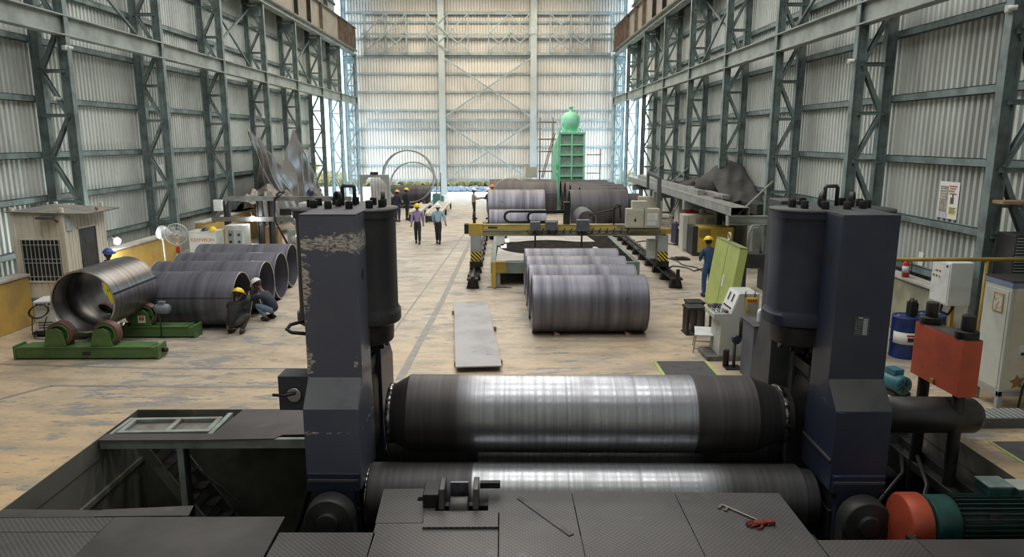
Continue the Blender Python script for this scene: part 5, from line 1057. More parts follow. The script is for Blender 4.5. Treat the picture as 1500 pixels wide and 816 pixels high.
# lime booth
t = thing('lime_panel_box', 'big lime green flat steel box leaning back on a foot, beside the blue worker', 'panel box', (5.58, 18.4, 0), -PI / 2)
Mx = Matrix.Rotation(math.radians(-8), 4, 'X')
b = MB(); b.box(-1.0, 1.0, 0, .21, .035, 1.86, Mx); g = b.build('box_body', M_lime, t, bevel=.012); b = MB(); b.box(-1.01, 1.01, -.01, .22, 1.86, 1.88, Mx); b.build('top_flange', mat('dusty_lime_edge', (.25, .29, .14), rough=.8), t)
b = MB(); b.box(.08, .088, -.006, 0, .05, 1.84, Mx); b.build('panel_joint', M_dark, t); b = MB(); b.box(.12, .28, -.01, 0, .72, 1.02, Mx); b.build('label_plate', M_white, t)
b = MB(); b.tube([(-.2 + .1 * math.cos(a * PI / 10), .36, 1.97 + .1 * math.sin(a * PI / 10)) for a in range(20)], .025, 8, closed=True); b.build('lifting_ring', M_beige, t)
b = MB(); b.bar((.75, .33, .75), (.75, .68, .02), .08); b.build('foot_brace', M_lime, t)
t = thing('black_workbench', 'black steel cabinet bench behind the lime box', 'bench', (7.5, 21.2, 0)); b = MB(); b.box(-.36, .4, -.3, .3, .7, 1.12); b.build('drawer_case', M_dark, t, bevel=.01)
for x in (-.3, .34): b = MB(); b.box(x - .05, x + .05, -.28, .28, 0, .7); b.build('leg', M_dark, t)
b = MB(); b.tube([(-.2, -.1, 1.12), (-.2, -.1, 1.7), (-.1, -.1, 1.95), (.1, -.1, 1.95), (.2, -.1, 1.8), (.2, -.1, 1.12)], .04, 8); b.build('hose_loop', mat('grey_hose', (.25, .26, .25), rough=.6), t)
# yellow engine welder etc.
t = thing('engine_welder', 'yellow engine driven welder with a black grille end', 'welder', (8.15, 27.8, 0)); b = MB(); b.box(-.62, .78, -.3, .6, .12, 1.12); b.build('canopy', M_yellow, t, bevel=.02); b = MB(); b.box(-.82, -.62, -.32, .6, .08, 1.16); b.build('end_frame', M_dark, t, bevel=.01); b = MB(); b.box(-.56, -.12, -.308, -.3, .72, 1.04); gr = b.build('grille', mat('dark_yellow_grille', (.25, .18, .03), rough=.7), t)
for k in range(8): b = MB(); b.box(-.55 + k * .055, -.53 + k * .055, -.315, -.308, .73, 1.03); b.build('grille_bar', M_mustard, gr)
b = MB(); b.box(-.8, .8, -.35, .62, 0, .12); b.build('skid', M_dark, t)
t = thing('beige_rectifier', 'beige electrical cabinet behind the yellow welder', 'cabinet', (7.85, 29.0, 0)); b = MB(); b.box(-.6, .75, -.3, .4, .0, 1.48); b.build('casing', M_beige, t, bevel=.015); b = MB(); b.box(-.62, -.42, -.34, -.3, .1, 1.46); b.build('door_edge', M_ltgrey, t, bevel=.006)
for x in (-.1, .35): b = MB(); b.box(x, x + .3, -.315, -.3, 1.15, 1.35); b.build('meter', M_grey, t)
t = thing('blue_feeder', 'dark blue box machine on castors left of the yellow welder', 'machine', (7.62, 30.5, 0), .1); b = MB(); b.box(-.35, .35, -.3, .3, .08, .95); b.build('casing', mat('dark_blue_casing', (.03, .04, .07), rough=.5), t, bevel=.02); b = MB(); b.lathe([(-.33, 0), (-.33, .17), (-.3, .18), (-.3, 0)], (.05, 0, .5), 'Y', 24); b.build('fan_grille', M_blackiron, t); b = MB(); b.box(-.25, -.1, -.31, -.3, .74, .86); b.build('rating_label', M_paper, t); b = MB(); b.cyl((-.25, 0, .95), (-.25, 0, 1.02), .05, 12); b.build('red_knob', M_redink, t)
for k, pts in enumerate((((5.6, 24.5, .02), (6.1, 25.2, .02), (6.6, 24.2, .02), (7.2, 24.8, .02), (7.6, 26.8, .02)), ((5.5, 28.5, .02), (6.2, 27.0, .02), (6.5, 25.5, .02), (6.8, 24.4, .02), (7.2, 23.6, .02)), ((5.6, 31.0, .02), (6.3, 31.6, .02), (6.9, 30.8, .02), (7.3, 30.3, .02)))):
    b = MB(); P = []
    for i in range(len(pts) - 1):
        for f in (0, .25, .5, .75): P.append([pts[i][q] + (pts[i + 1][q] - pts[i][q]) * f + (.08 * math.sin((i * 4 + f * 4) * 1.3) if q < 2 else 0) for q in range(3)])
    P.append(pts[-1]); b.tube(P, .022, 6); tag(b.build('floor_cable', M_cable), ['black cable looping on the floor in front of the yellow welder', 'black cable crossing the floor toward the bench', 'black cable by the dark blue box machine'][k], 'cable')
b = MB(); b.box(6.35, 7.0, 26.4, 26.9, 0, .06); b.box(6.5, 6.85, 26.5, 26.8, .06, .1); tag(b.build('cable_reel', M_blackiron, bevel=.01), 'flat black tray with coiled cable on the floor', 'tray')
# long channels on cantilever brackets, tarp on top
def bracket(y, x0, label, z=1.98, x1=9.0):
    t = thing('cantilever_bracket', label, 'bracket', (x1, y, 0)); b = MB(); b.ibeam((x0 - x1, 0, z - .16), (.0, 0, z - .16), .2, .3, .02); b.build('arm', M_grey, t); b = MB(); b.bar((x0 - x1 + .3, 0, z), (-.05, 0, z + 1.15), .09, .04); b.build('tie', mat('weathered_tie_bar', (.25, .24, .22), rough=.7), t)
    b = MB(); b.box(x0 - x1 - .03, x0 - x1 + .02, -.12, .12, z - .34, z + .03); b.build('end_plate', M_grey, t)
bracket(23.8, 7.5, 'cantilever bracket arm nearest, under the end of the long channels'); bracket(29.4, 7.4, 'second cantilever bracket arm under the tarp'); bracket(35.0, 7.3, 'third cantilever bracket arm deep under the channels'); bracket(40.7, 7.3, 'farthest cantilever bracket arm under the channels')
b = MB(); b.box(0, .62, 0, 20, .0, .02); b.box(0, .02, 0, 20, .0, .3); b.box(.6, .62, 0, 20, 0, .3); b.box(0, .62, 0, 20, .28, .3); tag(b.build('steel_channel', mat('galvanised_channel', (.40, .40, .38), (.28, .28, .27), 3, .5, .4), loc=(7.46, 23.4, 1.99), bevel=.006), 'long wide galvanised channel on the wall brackets, its hollow end nearest', 'beam')
b = MB(); b.box(0, .3, 0, 13, 0, .2); tag(b.build('steel_channel', MATS['galvanised_channel'], loc=(7.7, 28.5, 2.29), bevel=.006), 'narrower galvanised beam laid on top of the wide channel', 'beam')
b = MB(); b.box(0, .28, 0, 5.5, 0, .16)
for k in range(8): b.cyl((-.004, .3 + k * .65, .08), (.006, .3 + k * .65, .08), .05, 10)
tag(b.build('punched_beam', mat('punched_plate_steel', (.33, .32, .3), (.22, .21, .2), 4, .6), loc=(8.1, 26.5, 2.29), bevel=.005), 'short beam with punched holes lying behind the galvanised beam', 'beam')
t = thing('angle_stand', 'dark grey angled post frame standing before the channel rack', 'frame', (6.9, 31.5, 0)); b = MB(); b.box(-.07, .07, -.07, .07, 0, .3); b.build('foot', M_grey, t)
b = MB(); b.box(-.06, .06, -.06, .06, .3, 1.8); b.build('post', M_grey, t)
def heap(u, v):
    y = 26.3 + 11.5 * u; x = 8.2 + 1.5 * v
    pk = math.exp(-((u - .30) / .16) ** 2) * 1.25 + .45 * math.exp(-((u - .6) / .2) ** 2) + .1
    z = 2.3 + pk * (.35 + .65 * math.sin(min(1, v * 1.25) * PI / 2)) * (1 if u > .05 else u / .05) - .12 * abs(math.sin(u * 9 + v * 5)) * v - .07 * abs(math.sin(u * 21 - v * 9)) + .02 * math.sin(u * 71 - v * 15)
    if v == 0: z = 2.3
    return (x - (.25 * math.sin(u * 25) if v < .1 else 0), y, z)
b = MB(); b.grid(heap, 90, 18); tag(b.build('tarpaulin', M_tarpdark, solid=.01), 'charcoal tarpaulin humped over goods on the right wall rack', 'tarpaulin')
b = MB(); b.box(8.75, 9.35, 24.6, 40, 1.9, 2.28); tag(b.build('rack_shelf', M_dark, bevel=.02), 'dark loaded shelf below the charcoal tarpaulin along the wall', 'shelf')
# things below the rack
for k, (x, y, w, d, h, m, lab) in enumerate(((8.6, 33.5, 1.0, .8, 1.75, M_ltgrey, 'pale grey cabinet under the rack beyond the yellow welder'), (7.6, 38.0, .9, .8, 1.5, M_beige, 'beige cabinet far under the rack by the stored pipes'), (9.0, 25.0, .6, .6, 1.45, M_grey, 'grey cabinet under the bracket by the column'))):
    t = thing('switch_cabinet', lab, 'cabinet', (x, y, 0)); b = MB(); b.box(-w / 2, w / 2, -d / 2, d / 2, .08, h); b.build('casing', m, t, bevel=.015); b = MB(); b.box(-w / 2 + .06, w / 2 - .06, -d / 2 - .012, -d / 2, .15, h - .08); b.build('door', m, t, bevel=.006); b = MB(); b.box(w / 2 - .15, w / 2 - .11, -d / 2 - .03, -d / 2 - .012, h * .5, h * .6); b.build('handle', M_blackiron, t); b = MB(); b.box(-w / 2, w / 2, -d / 2, d / 2, 0, .08); b.build('plinth', M_dark, t)
t = thing('step_ladder', 'leaning steel ladder under the channels behind the beige cabinet', 'ladder', (7.4, 32.0, 0)); 
for yy in (0, .35): b = MB(); b.bar((-.3 + 0, yy, 0), (.5, yy, 1.85), .04); b.build('stile', M_grey, t)
for k in range(6): f = (k + .5) / 6; b = MB(); b.bar((-.3 + .8 * f, 0, 1.85 * f), (-.3 + .8 * f, .35, 1.85 * f), .03); b.build('rung', M_grey, t)
b = MB(); b.lathe([(0, .1), (.35, .1), (.42, .05), (.46, .04), (.46, 0)], (8.3, 31.6, 1.35), n=16); b.box(8.0, 8.6, 31.4, 31.9, 0, 1.35); tag(b.build('red_canister', M_redink, bevel=.01), 'red canister on a pedestal under the channels', 'canister')
def tube_light(lab, p, q):
    t = thing('tube_light', lab, 'lamp', p); d = Vector(q) - Vector(p); b = MB(); b.tube([(0, 0, 0), d], .02, 8); b.build('tube', mat('lit_tube', (1, .97, .9), emit=(1, .93, .82), es=6), t); b = MB(); b.bar((0.04, 0, .03), d + Vector((.04, 0, .03)), .05); b.build('housing', M_white, t)
tube_light('lit tube light low on the right wall beside the lime box', (9.395, 21.0, 1.18), (9.395, 22.8, 1.18))
# drums corner
def drum(lab, x, y, topm=None, label=True):
    t = thing('oil_drum', lab, 'drum', (x, y, 0), 0, 'blue oil drums'); b = MB(); r = .29
    b.lathe([(0, 0), (0, r), (.02, r + .008), (.04, r), (.29, r), (.31, r + .012), (.33, r), (.57, r), (.59, r + .012), (.61, r), (.84, r), (.86, r + .008), (.88, r), (.865, r - .02), (.865, 0)], n=40); b.build('barrel', M_blue, t)
    b = MB(); b.cyl((.15, 0, .865), (.15, 0, .885), .03, 12); b.cyl((-.17, .05, .865), (-.17, .05, .88), .02, 12); b.build('bung', M_white, t)
    if label:
        b = MB(); b.lathe([(.30, r + .004), (.57, r + .004)], n=24, a0=PI * 1.05, a1=PI * 1.95); g = b.build('paper_label', M_paper, t, solid=.003)
        b = MB(); b.lathe([(.49, r + .008), (.53, r + .008)], n=8, a0=PI * 1.36, a1=PI * 1.56); b.build('red_heading', M_redink, g); b = MB(); b.lathe([(.38, r + .008), (.39, r + .009), (.46, r + .009), (.47, r + .008)], n=8, a0=PI * 1.38, a1=PI * 1.52); b.build('black_emblem', M_ink, g)
    return t
drum('blue drum with a white paper label nearest the orange block', 8.42, 14.35); drum('blue drum half hidden behind the right machine stand', 7.76, 14.75); drum('blue drum behind the labelled one, below the jerrycan ledge', 8.2, 15.9, label=False); drum('blue drum partly behind the white control cabinet', 9.0, 14.5, label=False)
def jerry(lab, x, y, z):
    t = thing('jerrycan', lab, 'jerrycan', (x, y, z), .3); b = MB(); b.prism([(-.1, 0), (.1, 0), (.1, .26), (.04, .31), (-.1, .31)], -.07, .07, 'Y'); b.build('body', M_cable, t, bevel=.02); b = MB(); b.tube([(-.09, 0, .31), (-.07, 0, .36), (.0, 0, .36), (.02, 0, .31)], .014, 6); b.build('handle', M_cable, t); b = MB(); b.cyl((.07, 0, .28), (.085, 0, .33), .025, 10); b.build('cap', M_blackiron, t)
jerry('black jerrycan standing on the labelled blue drum', 8.5, 14.35, .88); jerry('black jerrycan on the drum farther back near the extinguisher', 8.2, 15.9, .87)
b = MB(); b.cyl((7.76, 14.75, .89), (7.76, 14.75, .93), .2, 20); tag(b.build('round_tray', M_white, bevel=.006), 'round white lid on the half hidden blue drum', 'lid')
t = thing('fire_extinguisher', 'red fire extinguisher standing on the right wall ledge', 'extinguisher', (9.46, 16.4, 1.30)); b = MB(); b.lathe([(0, 0), (0, .08), (.33, .08), (.39, .04), (.42, .025), (.42, 0)], n=20); b.build('cylinder', mat('extinguisher_red', (.55, .03, .025), rough=.3), t); b = MB(); b.lathe([(.12, .082), (.27, .082)], n=12, a0=PI * .9, a1=PI * 1.6); b.build('label', mat('pale_blue_label', (.6, .7, .78)), t, solid=.002); b = MB(); b.box(-.05, .05, -.015, .015, .42, .47); b.tube([(.02, -.03, .42), (.1, -.05, .35), (.1, -.06, .1)], .012, 6); b.build('valve_hose', M_blackiron, t)
t = thing('power_tool', 'black hand machine with a loop handle on the right wall ledge', 'tool', (9.46, 15.0, 1.30), .8); b = MB(); b.cyl((-.17, 0, .1), (.12, 0, .1), .07, 16); b.build('motor', M_blackiron, t, bevel=.01); b = MB(); b.tube([(-.12, 0, .16), (-.1, 0, .3), (.08, 0, .3), (.1, 0, .16)], .02, 8); b.build('handle', M_cable, t); b = MB(); b.box(-.2, .16, -.09, .09, 0, .04); b.build('base', M_blackiron, t, bevel=.005)
t = thing('control_cabinet', 'white wall style control cabinet on a frame before the right wall', 'cabinet', (8.36, 13.0, 0)); b = MB(); b.box(-.2, .22, -.3, .28, 1.47, 2.28); cbx = b.build('casing', mat('bright_white_cabinet', (.74, .79, .82), (.64, .70, .72), 1.2, .4), t, bevel=.012); b = MB(); b.box(-.212, -.2, -.27, .25, 1.5, 2.25); b.build('door', M_white, t, bevel=.005)
for i in range(3):
    for j in range(2): b = MB(); b.cyl((-.225, .0 + i * .09, 1.98 + j * .1), (-.212, .0 + i * .09, 1.98 + j * .1), .02, 12); b.build('lamp_button', [M_yellow, M_redink, M_rigreen, M_white][(i + j) % 4], cbx)
b = MB(); b.cyl((-.22, -.2, 2.2), (-.212, -.2, 2.2), .025, 10); b.build('lock', M_blackiron, t)
for x in (-.16, .18): b = MB(); b.box(x - .03, x + .03, .1, .16, 0, 1.47); b.build('leg', M_yellow, t)
b = MB(); b.tube([(-.1, 0, 1.47), (-.12, 0, 1.3), (0, -.05, 1.25), (.1, 0, 1.36), (.1, 0, 1.47)], .025, 6); b.build('cable_loop', M_cable, t)
t = thing('grey_cabinet', 'tall pale grey electrical cabinet with a framed picture on its side', 'cabinet', (8.95, 11.62, 0)); b = MB(); b.box(-.65, .75, -.33, .33, .32, 2.18); b.build('casing', mat('pale_green_grey_cabinet', (.56, .59, .54), (.47, .49, .44), 1, .5), t, bevel=.012); b = MB(); b.box(-.655, .1, -.335, .335, 2.10, 2.2); b.build('blue_band', mat('blue_band_paint', (.14, .2, .33), (.2, .25, .35), 3, .5), t, bevel=.006); b = MB(); b.box(-.66, .76, -.34, .34, 2.2, 2.22); b.build('top_sheet', M_dark, t)
b = MB(); b.box(-.58, .7, -.345, -.33, .36, 2.1); b.build('door', mat('cream_cabinet_door', (.60, .57, .46), (.52, .48, .38), 1.2, .5), t, bevel=.006)
b = MB(); b.box(-.662, -.65, -.28, .28, .36, 2.04); b.build('side_door', MATS['pale_green_grey_cabinet'], t, bevel=.006)
b = MB()
for x in (-.6, .7):
    for y in (-.28, .28): b.box(x - .04, x + .04, y - .04, y + .04, 0, .32)
b.box(-.65, .75, -.33, -.27, .24, .32); b.box(-.65, -.58, -.33, .33, .24, .32); b.build('stand_frame', M_grey, t, bevel=.005)
b = MB(); b.box(-.41, -.22, -.36, -.345, .93, 1.13); b.box(-.18, .0, -.36, -.345, .93, 1.13); sk = b.build('socket_box', M_white, t, bevel=.006); b = MB(); b.box(-.38, -.27, -.365, -.36, .97, 1.02); b.build('socket_slot', M_ink, sk)
b = MB(); b.tube([(-.25, -.37, .93), (-.22, -.4, .7), (-.3, -.4, .4), (-.35, -.42, .02)], .018, 6); b.tube([(-.18, -.37, .93), (-.1, -.4, .6), (-.25, -.45, .3), (.1, -.5, .02)], .018, 6); b.build('supply_cable', M_cable, t)
b = MB(); b.prism([(-.5, .52), (-.42, .55), (-.38, .63), (-.33, .56), (-.25, .58), (-.3, .48), (-.27, .40), (-.36, .43), (-.45, .38), (-.43, .47)], -.348, -.345, 'Y'); b.build('brown_patch', mat('brown_patch', (.28, .17, .07), rough=.9), t)
t = thing('picture_frame', 'small gold framed picture hung on the grey cabinet', 'picture', (8.288, 11.55, 1.82)); b = MB(); b.box(-.012, 0, -.1, .1, -.14, .14); b.box(-.018, -.0, -.12, -.1, -.16, .16); b.box(-.018, 0, .1, .12, -.16, .16); b.box(-.018, 0, -.1, .1, .14, .16); b.box(-.018, 0, -.1, .1, -.16, -.14); b.build('frame', mat('gold_wood_frame', (.42, .28, .12), rough=.5), t); b = MB(); b.box(-.014, -.012, -.1, .1, -.14, .14); b.build('picture_sheet', mat('faded_print', (.55, .53, .46), (.3, .26, .22), 16, .6), t)
t = thing('cable_grating', 'grey grated cable cover step in front of the grey cabinet', 'step', (7.95, 10.72, 0)); b = MB(); b.box(-.6, .5, -.2, .25, 0, .16); b.build('step_body', mat('dark_grey_step', (.10, .105, .10), rough=.7), t, bevel=.008)
for k in range(12): b = MB(); b.box(-.58 + k * .09, -.53 + k * .09, -.18, .23, .16, .168); b.build('grate_bar', M_grey, t)
t = thing('yellow_railing', 'mustard yellow pipe railing in front of the white control cabinet', 'railing', (8.42, 12.15, 0)); b = MB(); b.cyl((-1.7, 0, 2.44), (1.4, 0, 2.44), .035, 12); b.build('top_rail', M_mustard, t); b = MB(); b.cyl((0, 0, 0), (0, 0, 2.42), .03, 12); b.build('post', M_mustard, t); b = MB(); b.cyl((1.3, 0, 0), (1.3, 0, 2.42), .03, 12); b.build('post', M_mustard, t)
t = thing('condenser_unit', 'dark grille condenser box above the grey cabinet', 'condenser', (9.3, 12.48, 0)); b = MB(); b.box(-.33, .3, -.2, .3, 2.05, 2.85); b.build('casing', M_dark, t, bevel=.015)
for k in range(14): b = MB(); b.box(-.31, .28, -.215, -.2, 2.09 + k * .053, 2.11 + k * .053); b.build('fin', M_grey, t)
for x in (-.3, .26): b = MB(); b.box(x - .03, x + .03, -.1, .2, 0, 2.05); b.build('leg', M_grey, t)
b = MB(); b.box(8.85, 10, 12.55, 12.85, 3.36, 3.42); tag(b.build('timber_plank', M_wood, bevel=.006), 'rough timber plank laid across the nearest right column', 'plank')
b = MB(); b.box(8.95, 9.9, 12.98, 13.14, 3.26, 3.32); struct(b.build('trim_plank_angle', M_green))
t = thing('teal_pump_motor', 'small teal electric motor on the floor behind the right stand', 'motor', (7.02, 12.15, .2), .2); b = MB(); b.lathe([(-.25, 0), (-.25, .15), (-.23, .17), (.25, .17), (.28, .12), (.28, 0)], n=24, ax='Y'); b.build('motor_body', mat('bright_teal_paint', (.03, .17, .22), (.02, .11, .15), 3, .45), t)
for k in range(8): a = k * PI / 4; b = MB(); b.bar((.03 * math.cos(a), -.256, .03 * math.sin(a)), (.13 * math.cos(a + .5), -.256, .13 * math.sin(a + .5)), .02, .01); b.build('fan_slot', M_ink, t)
b = MB(); b.box(-.1, .1, -.1, .15, .15, .26); b.build('terminal_box', MATS['bright_teal_paint'], t, bevel=.012); b = MB(); b.box(-.17, .17, -.22, .22, -.2, -.14); b.box(-.12, .12, -.2, .2, -.14, -.1); b.build('foot', M_blackiron, t)
# poster and notes on the right wall
t = thing('wall_poster', 'weathered paper poster on the right wall with a yellow text box', 'poster', (9.925, 15.85, 3.17)); t.rotation_euler = (0, 0, -PI / 2)
def pl_(nm, x0, x1, z0, z1, d, m): b = MB(); b.box(x0, x1, d - .004, d, z0, z1); return b.build(nm, m, t)
pl_('sheet', -.36, .36, -.42, .40, 0, M_paper); pl_('photo_panel', -.31, -.02, -.28, .30, -.005, mat('brown_grey_print', (.28, .25, .22), (.42, .4, .36), 9, .8)); pl_('blue_panel', -.32, .02, -.40, -.29, -.005, mat('blue_grey_print', (.42, .46, .52), (.6, .62, .66), 9, .8)); pl_('yellow_box', .06, .32, -.32, -.14, -.005, mat('yellow_print', (.75, .68, .3), rough=.8))
for k in range(4): pl_('red_text', .0 + .03 * (k % 2), .28 - .04 * (k % 3), .29 - k * .055, .32 - k * .055, -.005, mat('faded_red_print', (.42, .16, .13), rough=.8))
for k in range(4): pl_('text_line', .08, .30 - .03 * (k % 2), -.18 - k * .035, -.168 - k * .035, -.01, M_ink)
pl_('dark_figure', .08, .2, -.08, .06, -.005, mat('dark_brown_print', (.14, .09, .08), rough=.8)); pl_('dark_figure', .14, .18, .06, .13, -.005, M_ink)
for k in range(4): pl_('white_line', -.28, -.08 - .02 * (k % 2), .02 + k * .06, .04 + k * .06, -.009, mat('pale_print', (.6, .6, .56)))
b = MB(); b.box(9.925, 9.932, 16.55, 16.75, 1.52, 1.86); tag(b.build('wall_note', M_paper), 'small white paper note low on the right wall', 'note')
# cameras on columns
def cctv(lab, loc, rz):
    t = thing('security_camera', lab, 'camera', loc, rz); b = MB(); b.cyl((0, 0, 0), (0, -.14, 0), .045, 14); b.build('camera_body', M_white, t, bevel=.008); b = MB(); b.cyl((0, -.141, 0), (0, -.146, 0), .03, 12); b.build('lens', M_ink, t); b = MB(); b.box(.03, .16, -.06, .06, -.06, .06); b.build('mount_box', M_white, t, bevel=.008)
cctv('white security camera on the nearest right column', (8.70, 12.85, 6.72), .9); cctv('white security camera on the second right column', (8.62, 18.4, 6.42), .9); cctv('white security camera high on the second left column', (-11.9, 20.3, 6.95), PI * .9); cctv('security camera lower on the second left column lacing', (-12.4, 20.35, 5.6), PI * .9); cctv('white security camera on the fifth left column', (-12.3, 36.9, 5.6), .2)
b = MB(); P = [(-13.12, 16.8 + .06 * math.sin(k * 1.3), 4.2 - k * .1) for k in range(16)]; b.tube(P, .012, 5); tag(b.build('white_rope', M_white), 'white cord dangling from a girt on the left wall', 'cord')

# ================================================================== PEOPLE
def skin_obj(name, chains, m, parent=None, sub=1):
    """chains: list of [(pos, radius, parent_index or None)] forming one or more rooted trees"""
    me = bpy.data.meshes.new(name); vs = [c[0] for c in chains]; es = [(c[2], i) for i, c in enumerate(chains) if c[2] is not None]; me.from_pydata([tuple(v) for v in vs], es, [])
    o = bpy.data.objects.new(name, me); C.objects.link(o); me.materials.append(m); md = o.modifiers.new('skin', 'SKIN'); md.use_smooth_shade = True; md.branch_smoothing = .6
    sv = me.skin_vertices[0].data
    for i, c in enumerate(chains): r = c[1]; sv[i].radius = (r, r) if not isinstance(r, tuple) else r; sv[i].use_root = c[2] is None
    s = o.modifiers.new('sub', 'SUBSURF'); s.levels = sub; s.render_levels = sub + 1
    if parent: o.parent = parent
    return o
def V(*a): return Vector(a)
def person(label, loc, rz, J, shirt, trousers, shoe, hat=None, group=None, hair=True, sleeves=True):
    """J: joints. Everything faces local -Y."""
    ch = []
    def a(p, r, par): ch.append((Vector(p), r, par)); return len(ch) - 1
    pe = a(J['pelvis'], .10, None); wa = a(J['waist'], .095, pe); cst = a(J['chest'], .095, wa); nb = a(J['neck'], .05, cst); 
    hd = Vector(J['head']); up = (hd - Vector(J['neck'])).normalized()
    hd = hd - up * .02; n2 = a(Vector(J['neck']) + up * .04, .052, nb); h1 = a(hd - up * .05, .088, n2); h2 = a(hd + up * .045, .098, h1); h3 = a(hd + up * .1, .065, h2)
    hands = []
    for s in ('L', 'R'):
        sh = a(J['sh' + s], .042, cst); el = a(J['el' + s], .036, sh); wr_ = a(J['wr' + s], .028, el); d = (Vector(J['wr' + s]) - Vector(J['el' + s])).normalized(); pm = a(Vector(J['wr' + s]) + d * .05, (.036), wr_); hands.append((s, Vector(J['wr' + s]), d))
        hp = a(J['hip' + s], .075, pe); kn = a(J['kn' + s], .048, hp); an = a(J['an' + s], .038, kn); toe = a(J['toe' + s], .03, an)
    for s, w, d in hands:
        side = d.cross(V(0, 1, 0)); side = side.normalized() if side.length > .2 else V(1, 0, 0); nrm = side.cross(d)
        for k, (off, l) in enumerate(((-.028, .062), (-.01, .075), (.01, .07), (.027, .055))):
            r0 = a(w + d * .055 + side * off * .8, .011, None); r1 = a(w + d * (.085 + l * .5) + side * off, .0095, r0); a(w + d * (.08 + l) + side * off + nrm * .02, .008, r1)
        sg = -1 if s == 'L' else 1
        r0 = a(w + d * .02 + side * sg * .02, .013, None); r1 = a(w + d * .05 + side * sg * .05, .011, r0); a(w + d * .085 + side * sg * .06 + nrm * .015, .009, r1)
    body = skin_obj('person', ch, M_skin); body.location = loc; body.rotation_euler = (0, 0, rz); tag(body, label, 'person', group)
    ch = []; p0 = a(Vector(J['waist']) + (Vector(J['pelvis']) - Vector(J['waist'])) * 1.3, .150, None); w0 = a(J['waist'], .145, p0); c0 = a(J['chest'], .16, w0); n0 = a(Vector(J['chest']) + (Vector(J['neck']) - Vector(J['chest'])) * .93, .082, c0)
    for s in ('L', 'R'):
        sh = a(J['sh' + s], .08, c0); el = a(J['el' + s], .064, sh); wv = Vector(J['el' + s]) + (Vector(J['wr' + s]) - Vector(J['el' + s])) * (.92 if sleeves else .1); a(wv, .052 if sleeves else .058, el)
    skin_obj('shirt', ch, shirt, body)
    ch = []; p0 = a(J['pelvis'], .14, None); a(Vector(J['pelvis']) + (Vector(J['waist']) - Vector(J['pelvis'])) * .7, .125, p0)
    for s in ('L', 'R'):
        hp = a(J['hip' + s], .105, p0); kn = a(J['kn' + s], .076, hp); a(Vector(J['kn' + s]) + (Vector(J['an' + s]) - Vector(J['kn' + s])) * .94, .062, kn)
    skin_obj('trousers', ch, trousers, body)
    for s in ('L', 'R'):
        an, to = Vector(J['an' + s]), Vector(J['toe' + s]); d = to - an; d.z = 0; d.normalize(); b = MB(); M = Matrix.Translation(an + V(0, 0, 0)) @ Matrix.Rotation(math.atan2(d.x, -d.y) * -1 + 0, 4, 'Z')
        k = len(b.v); b.ball((0, -.065, -.03), (.05, .14, .06), 16, 8); zl = -an.z + .002 if an.z < .2 else -.08
        b.v = [tuple(M @ V(v[0], v[1], max(v[2], zl))) for v in b.v]; b.build('shoe', shoe, body)
    f = Matrix.Translation(hd) @ up.to_track_quat('Z', 'Y').to_matrix().to_4x4(); fa = J.get('face', 0)
    fr = Matrix.Rotation(fa, 4, 'Z')
    R0 = Vector(J.get('look', (0, -1, 0))); zz = up; yy = -(R0 - zz * R0.dot(zz)).normalized(); xx = yy.cross(zz); f = Matrix((xx, yy, zz)).transposed().to_4x4(); f.translation = hd
    b = MB(); b.ball((0, 0, 0), (.012, .02, .022), 8, 6); b.v = [tuple(f @ (Vector(v) + V(0, -.092, -.015))) for v in b.v]; b.build('nose', M_skin, body)
    for s in (-1, 1): b = MB(); b.ball((s * .092, .01, -.01), (.012, .022, .03), 8, 6); b.v = [tuple(f @ Vector(v)) for v in b.v]; b.build('ear', M_skin, body)
    for s in (-1, 1): b = MB(); b.ball((s * .032, -.086, .012), (.012, .008, .007), 8, 6); b.v = [tuple(f @ Vector(v)) for v in b.v]; b.build('eye', mat('eye_white_dark', (.05, .04, .035), rough=.3), body)
    b = MB(); b.ball((0, -.08, -.055), (.026, .012, .007), 10, 6); b.v = [tuple(f @ Vector(v)) for v in b.v]; b.build('mouth', mat('lip_tone', (.16, .07, .06), rough=.5), body)
    b = MB(); b.ball((0, .018, .02), (.098, .102, .11), 18, 10); b.v = [tuple(f @ V(v[0], v[1] if v[1] > -.06 else -.06, max(v[2], -.05 if v[1] > .0 else .04))) for v in b.v]; b.build('hair', M_hair, body)
    if hat:
        b = MB(); b.ball((0, 0, .06), (.128, .15, .12), 20, 8, 0, 1); b.lathe([(.055, .122), (.055, .16), (.067, .16), (.071, .122)], (0, -.02, 0), closed=True); b.tube([(0, -.14, .09), (0, -.08, .158), (0, 0, .175), (0, .08, .158), (0, .14, .09)], .014, 6)
        b.v = [tuple(f @ Vector(v)) for v in b.v]; b.build('helmet', hat, body)
    return body
def standing(h=1.72, stride=0., arm=.0, lean=0., wide=.1, armL=None, armR=None, turn=(0, -1, 0)):
    k = h / 1.72; J = dict(pelvis=V(0, 0, .93), waist=V(0, -lean * .3, 1.10), chest=V(0, .01 - lean * .6, 1.30), neck=V(0, .01 - lean, 1.46), head=V(0, -.015 - lean * 1.2, 1.60), shL=V(.175, .01 - lean * .8, 1.38), shR=V(-.175, .01 - lean * .8, 1.38), look=turn)
    J['elL'] = V(.235, .04 + arm, 1.12); J['elR'] = V(-.235, .04 - arm, 1.12); J['wrL'] = V(.25, -.02 + arm * 1.6, .89); J['wrR'] = V(-.25, -.02 - arm * 1.8, .89)
    if armL: J['elL'], J['wrL'] = [V(*q) for q in armL]
    if armR: J['elR'], J['wrR'] = [V(*q) for q in armR]
    for s, g in (('L', 1), ('R', -1)):
        f = stride * g; J['hip' + s] = V(.085 * g, 0, .88); J['kn' + s] = V(wide * g * .95, -.03 - f * .5, .49); J['an' + s] = V(wide * g, .03 - f, .085); J['toe' + s] = V(wide * 1.15 * g, -.10 - f, .04)
    return {q: (v * k if isinstance(v, Vector) else v) for q, v in J.items()}
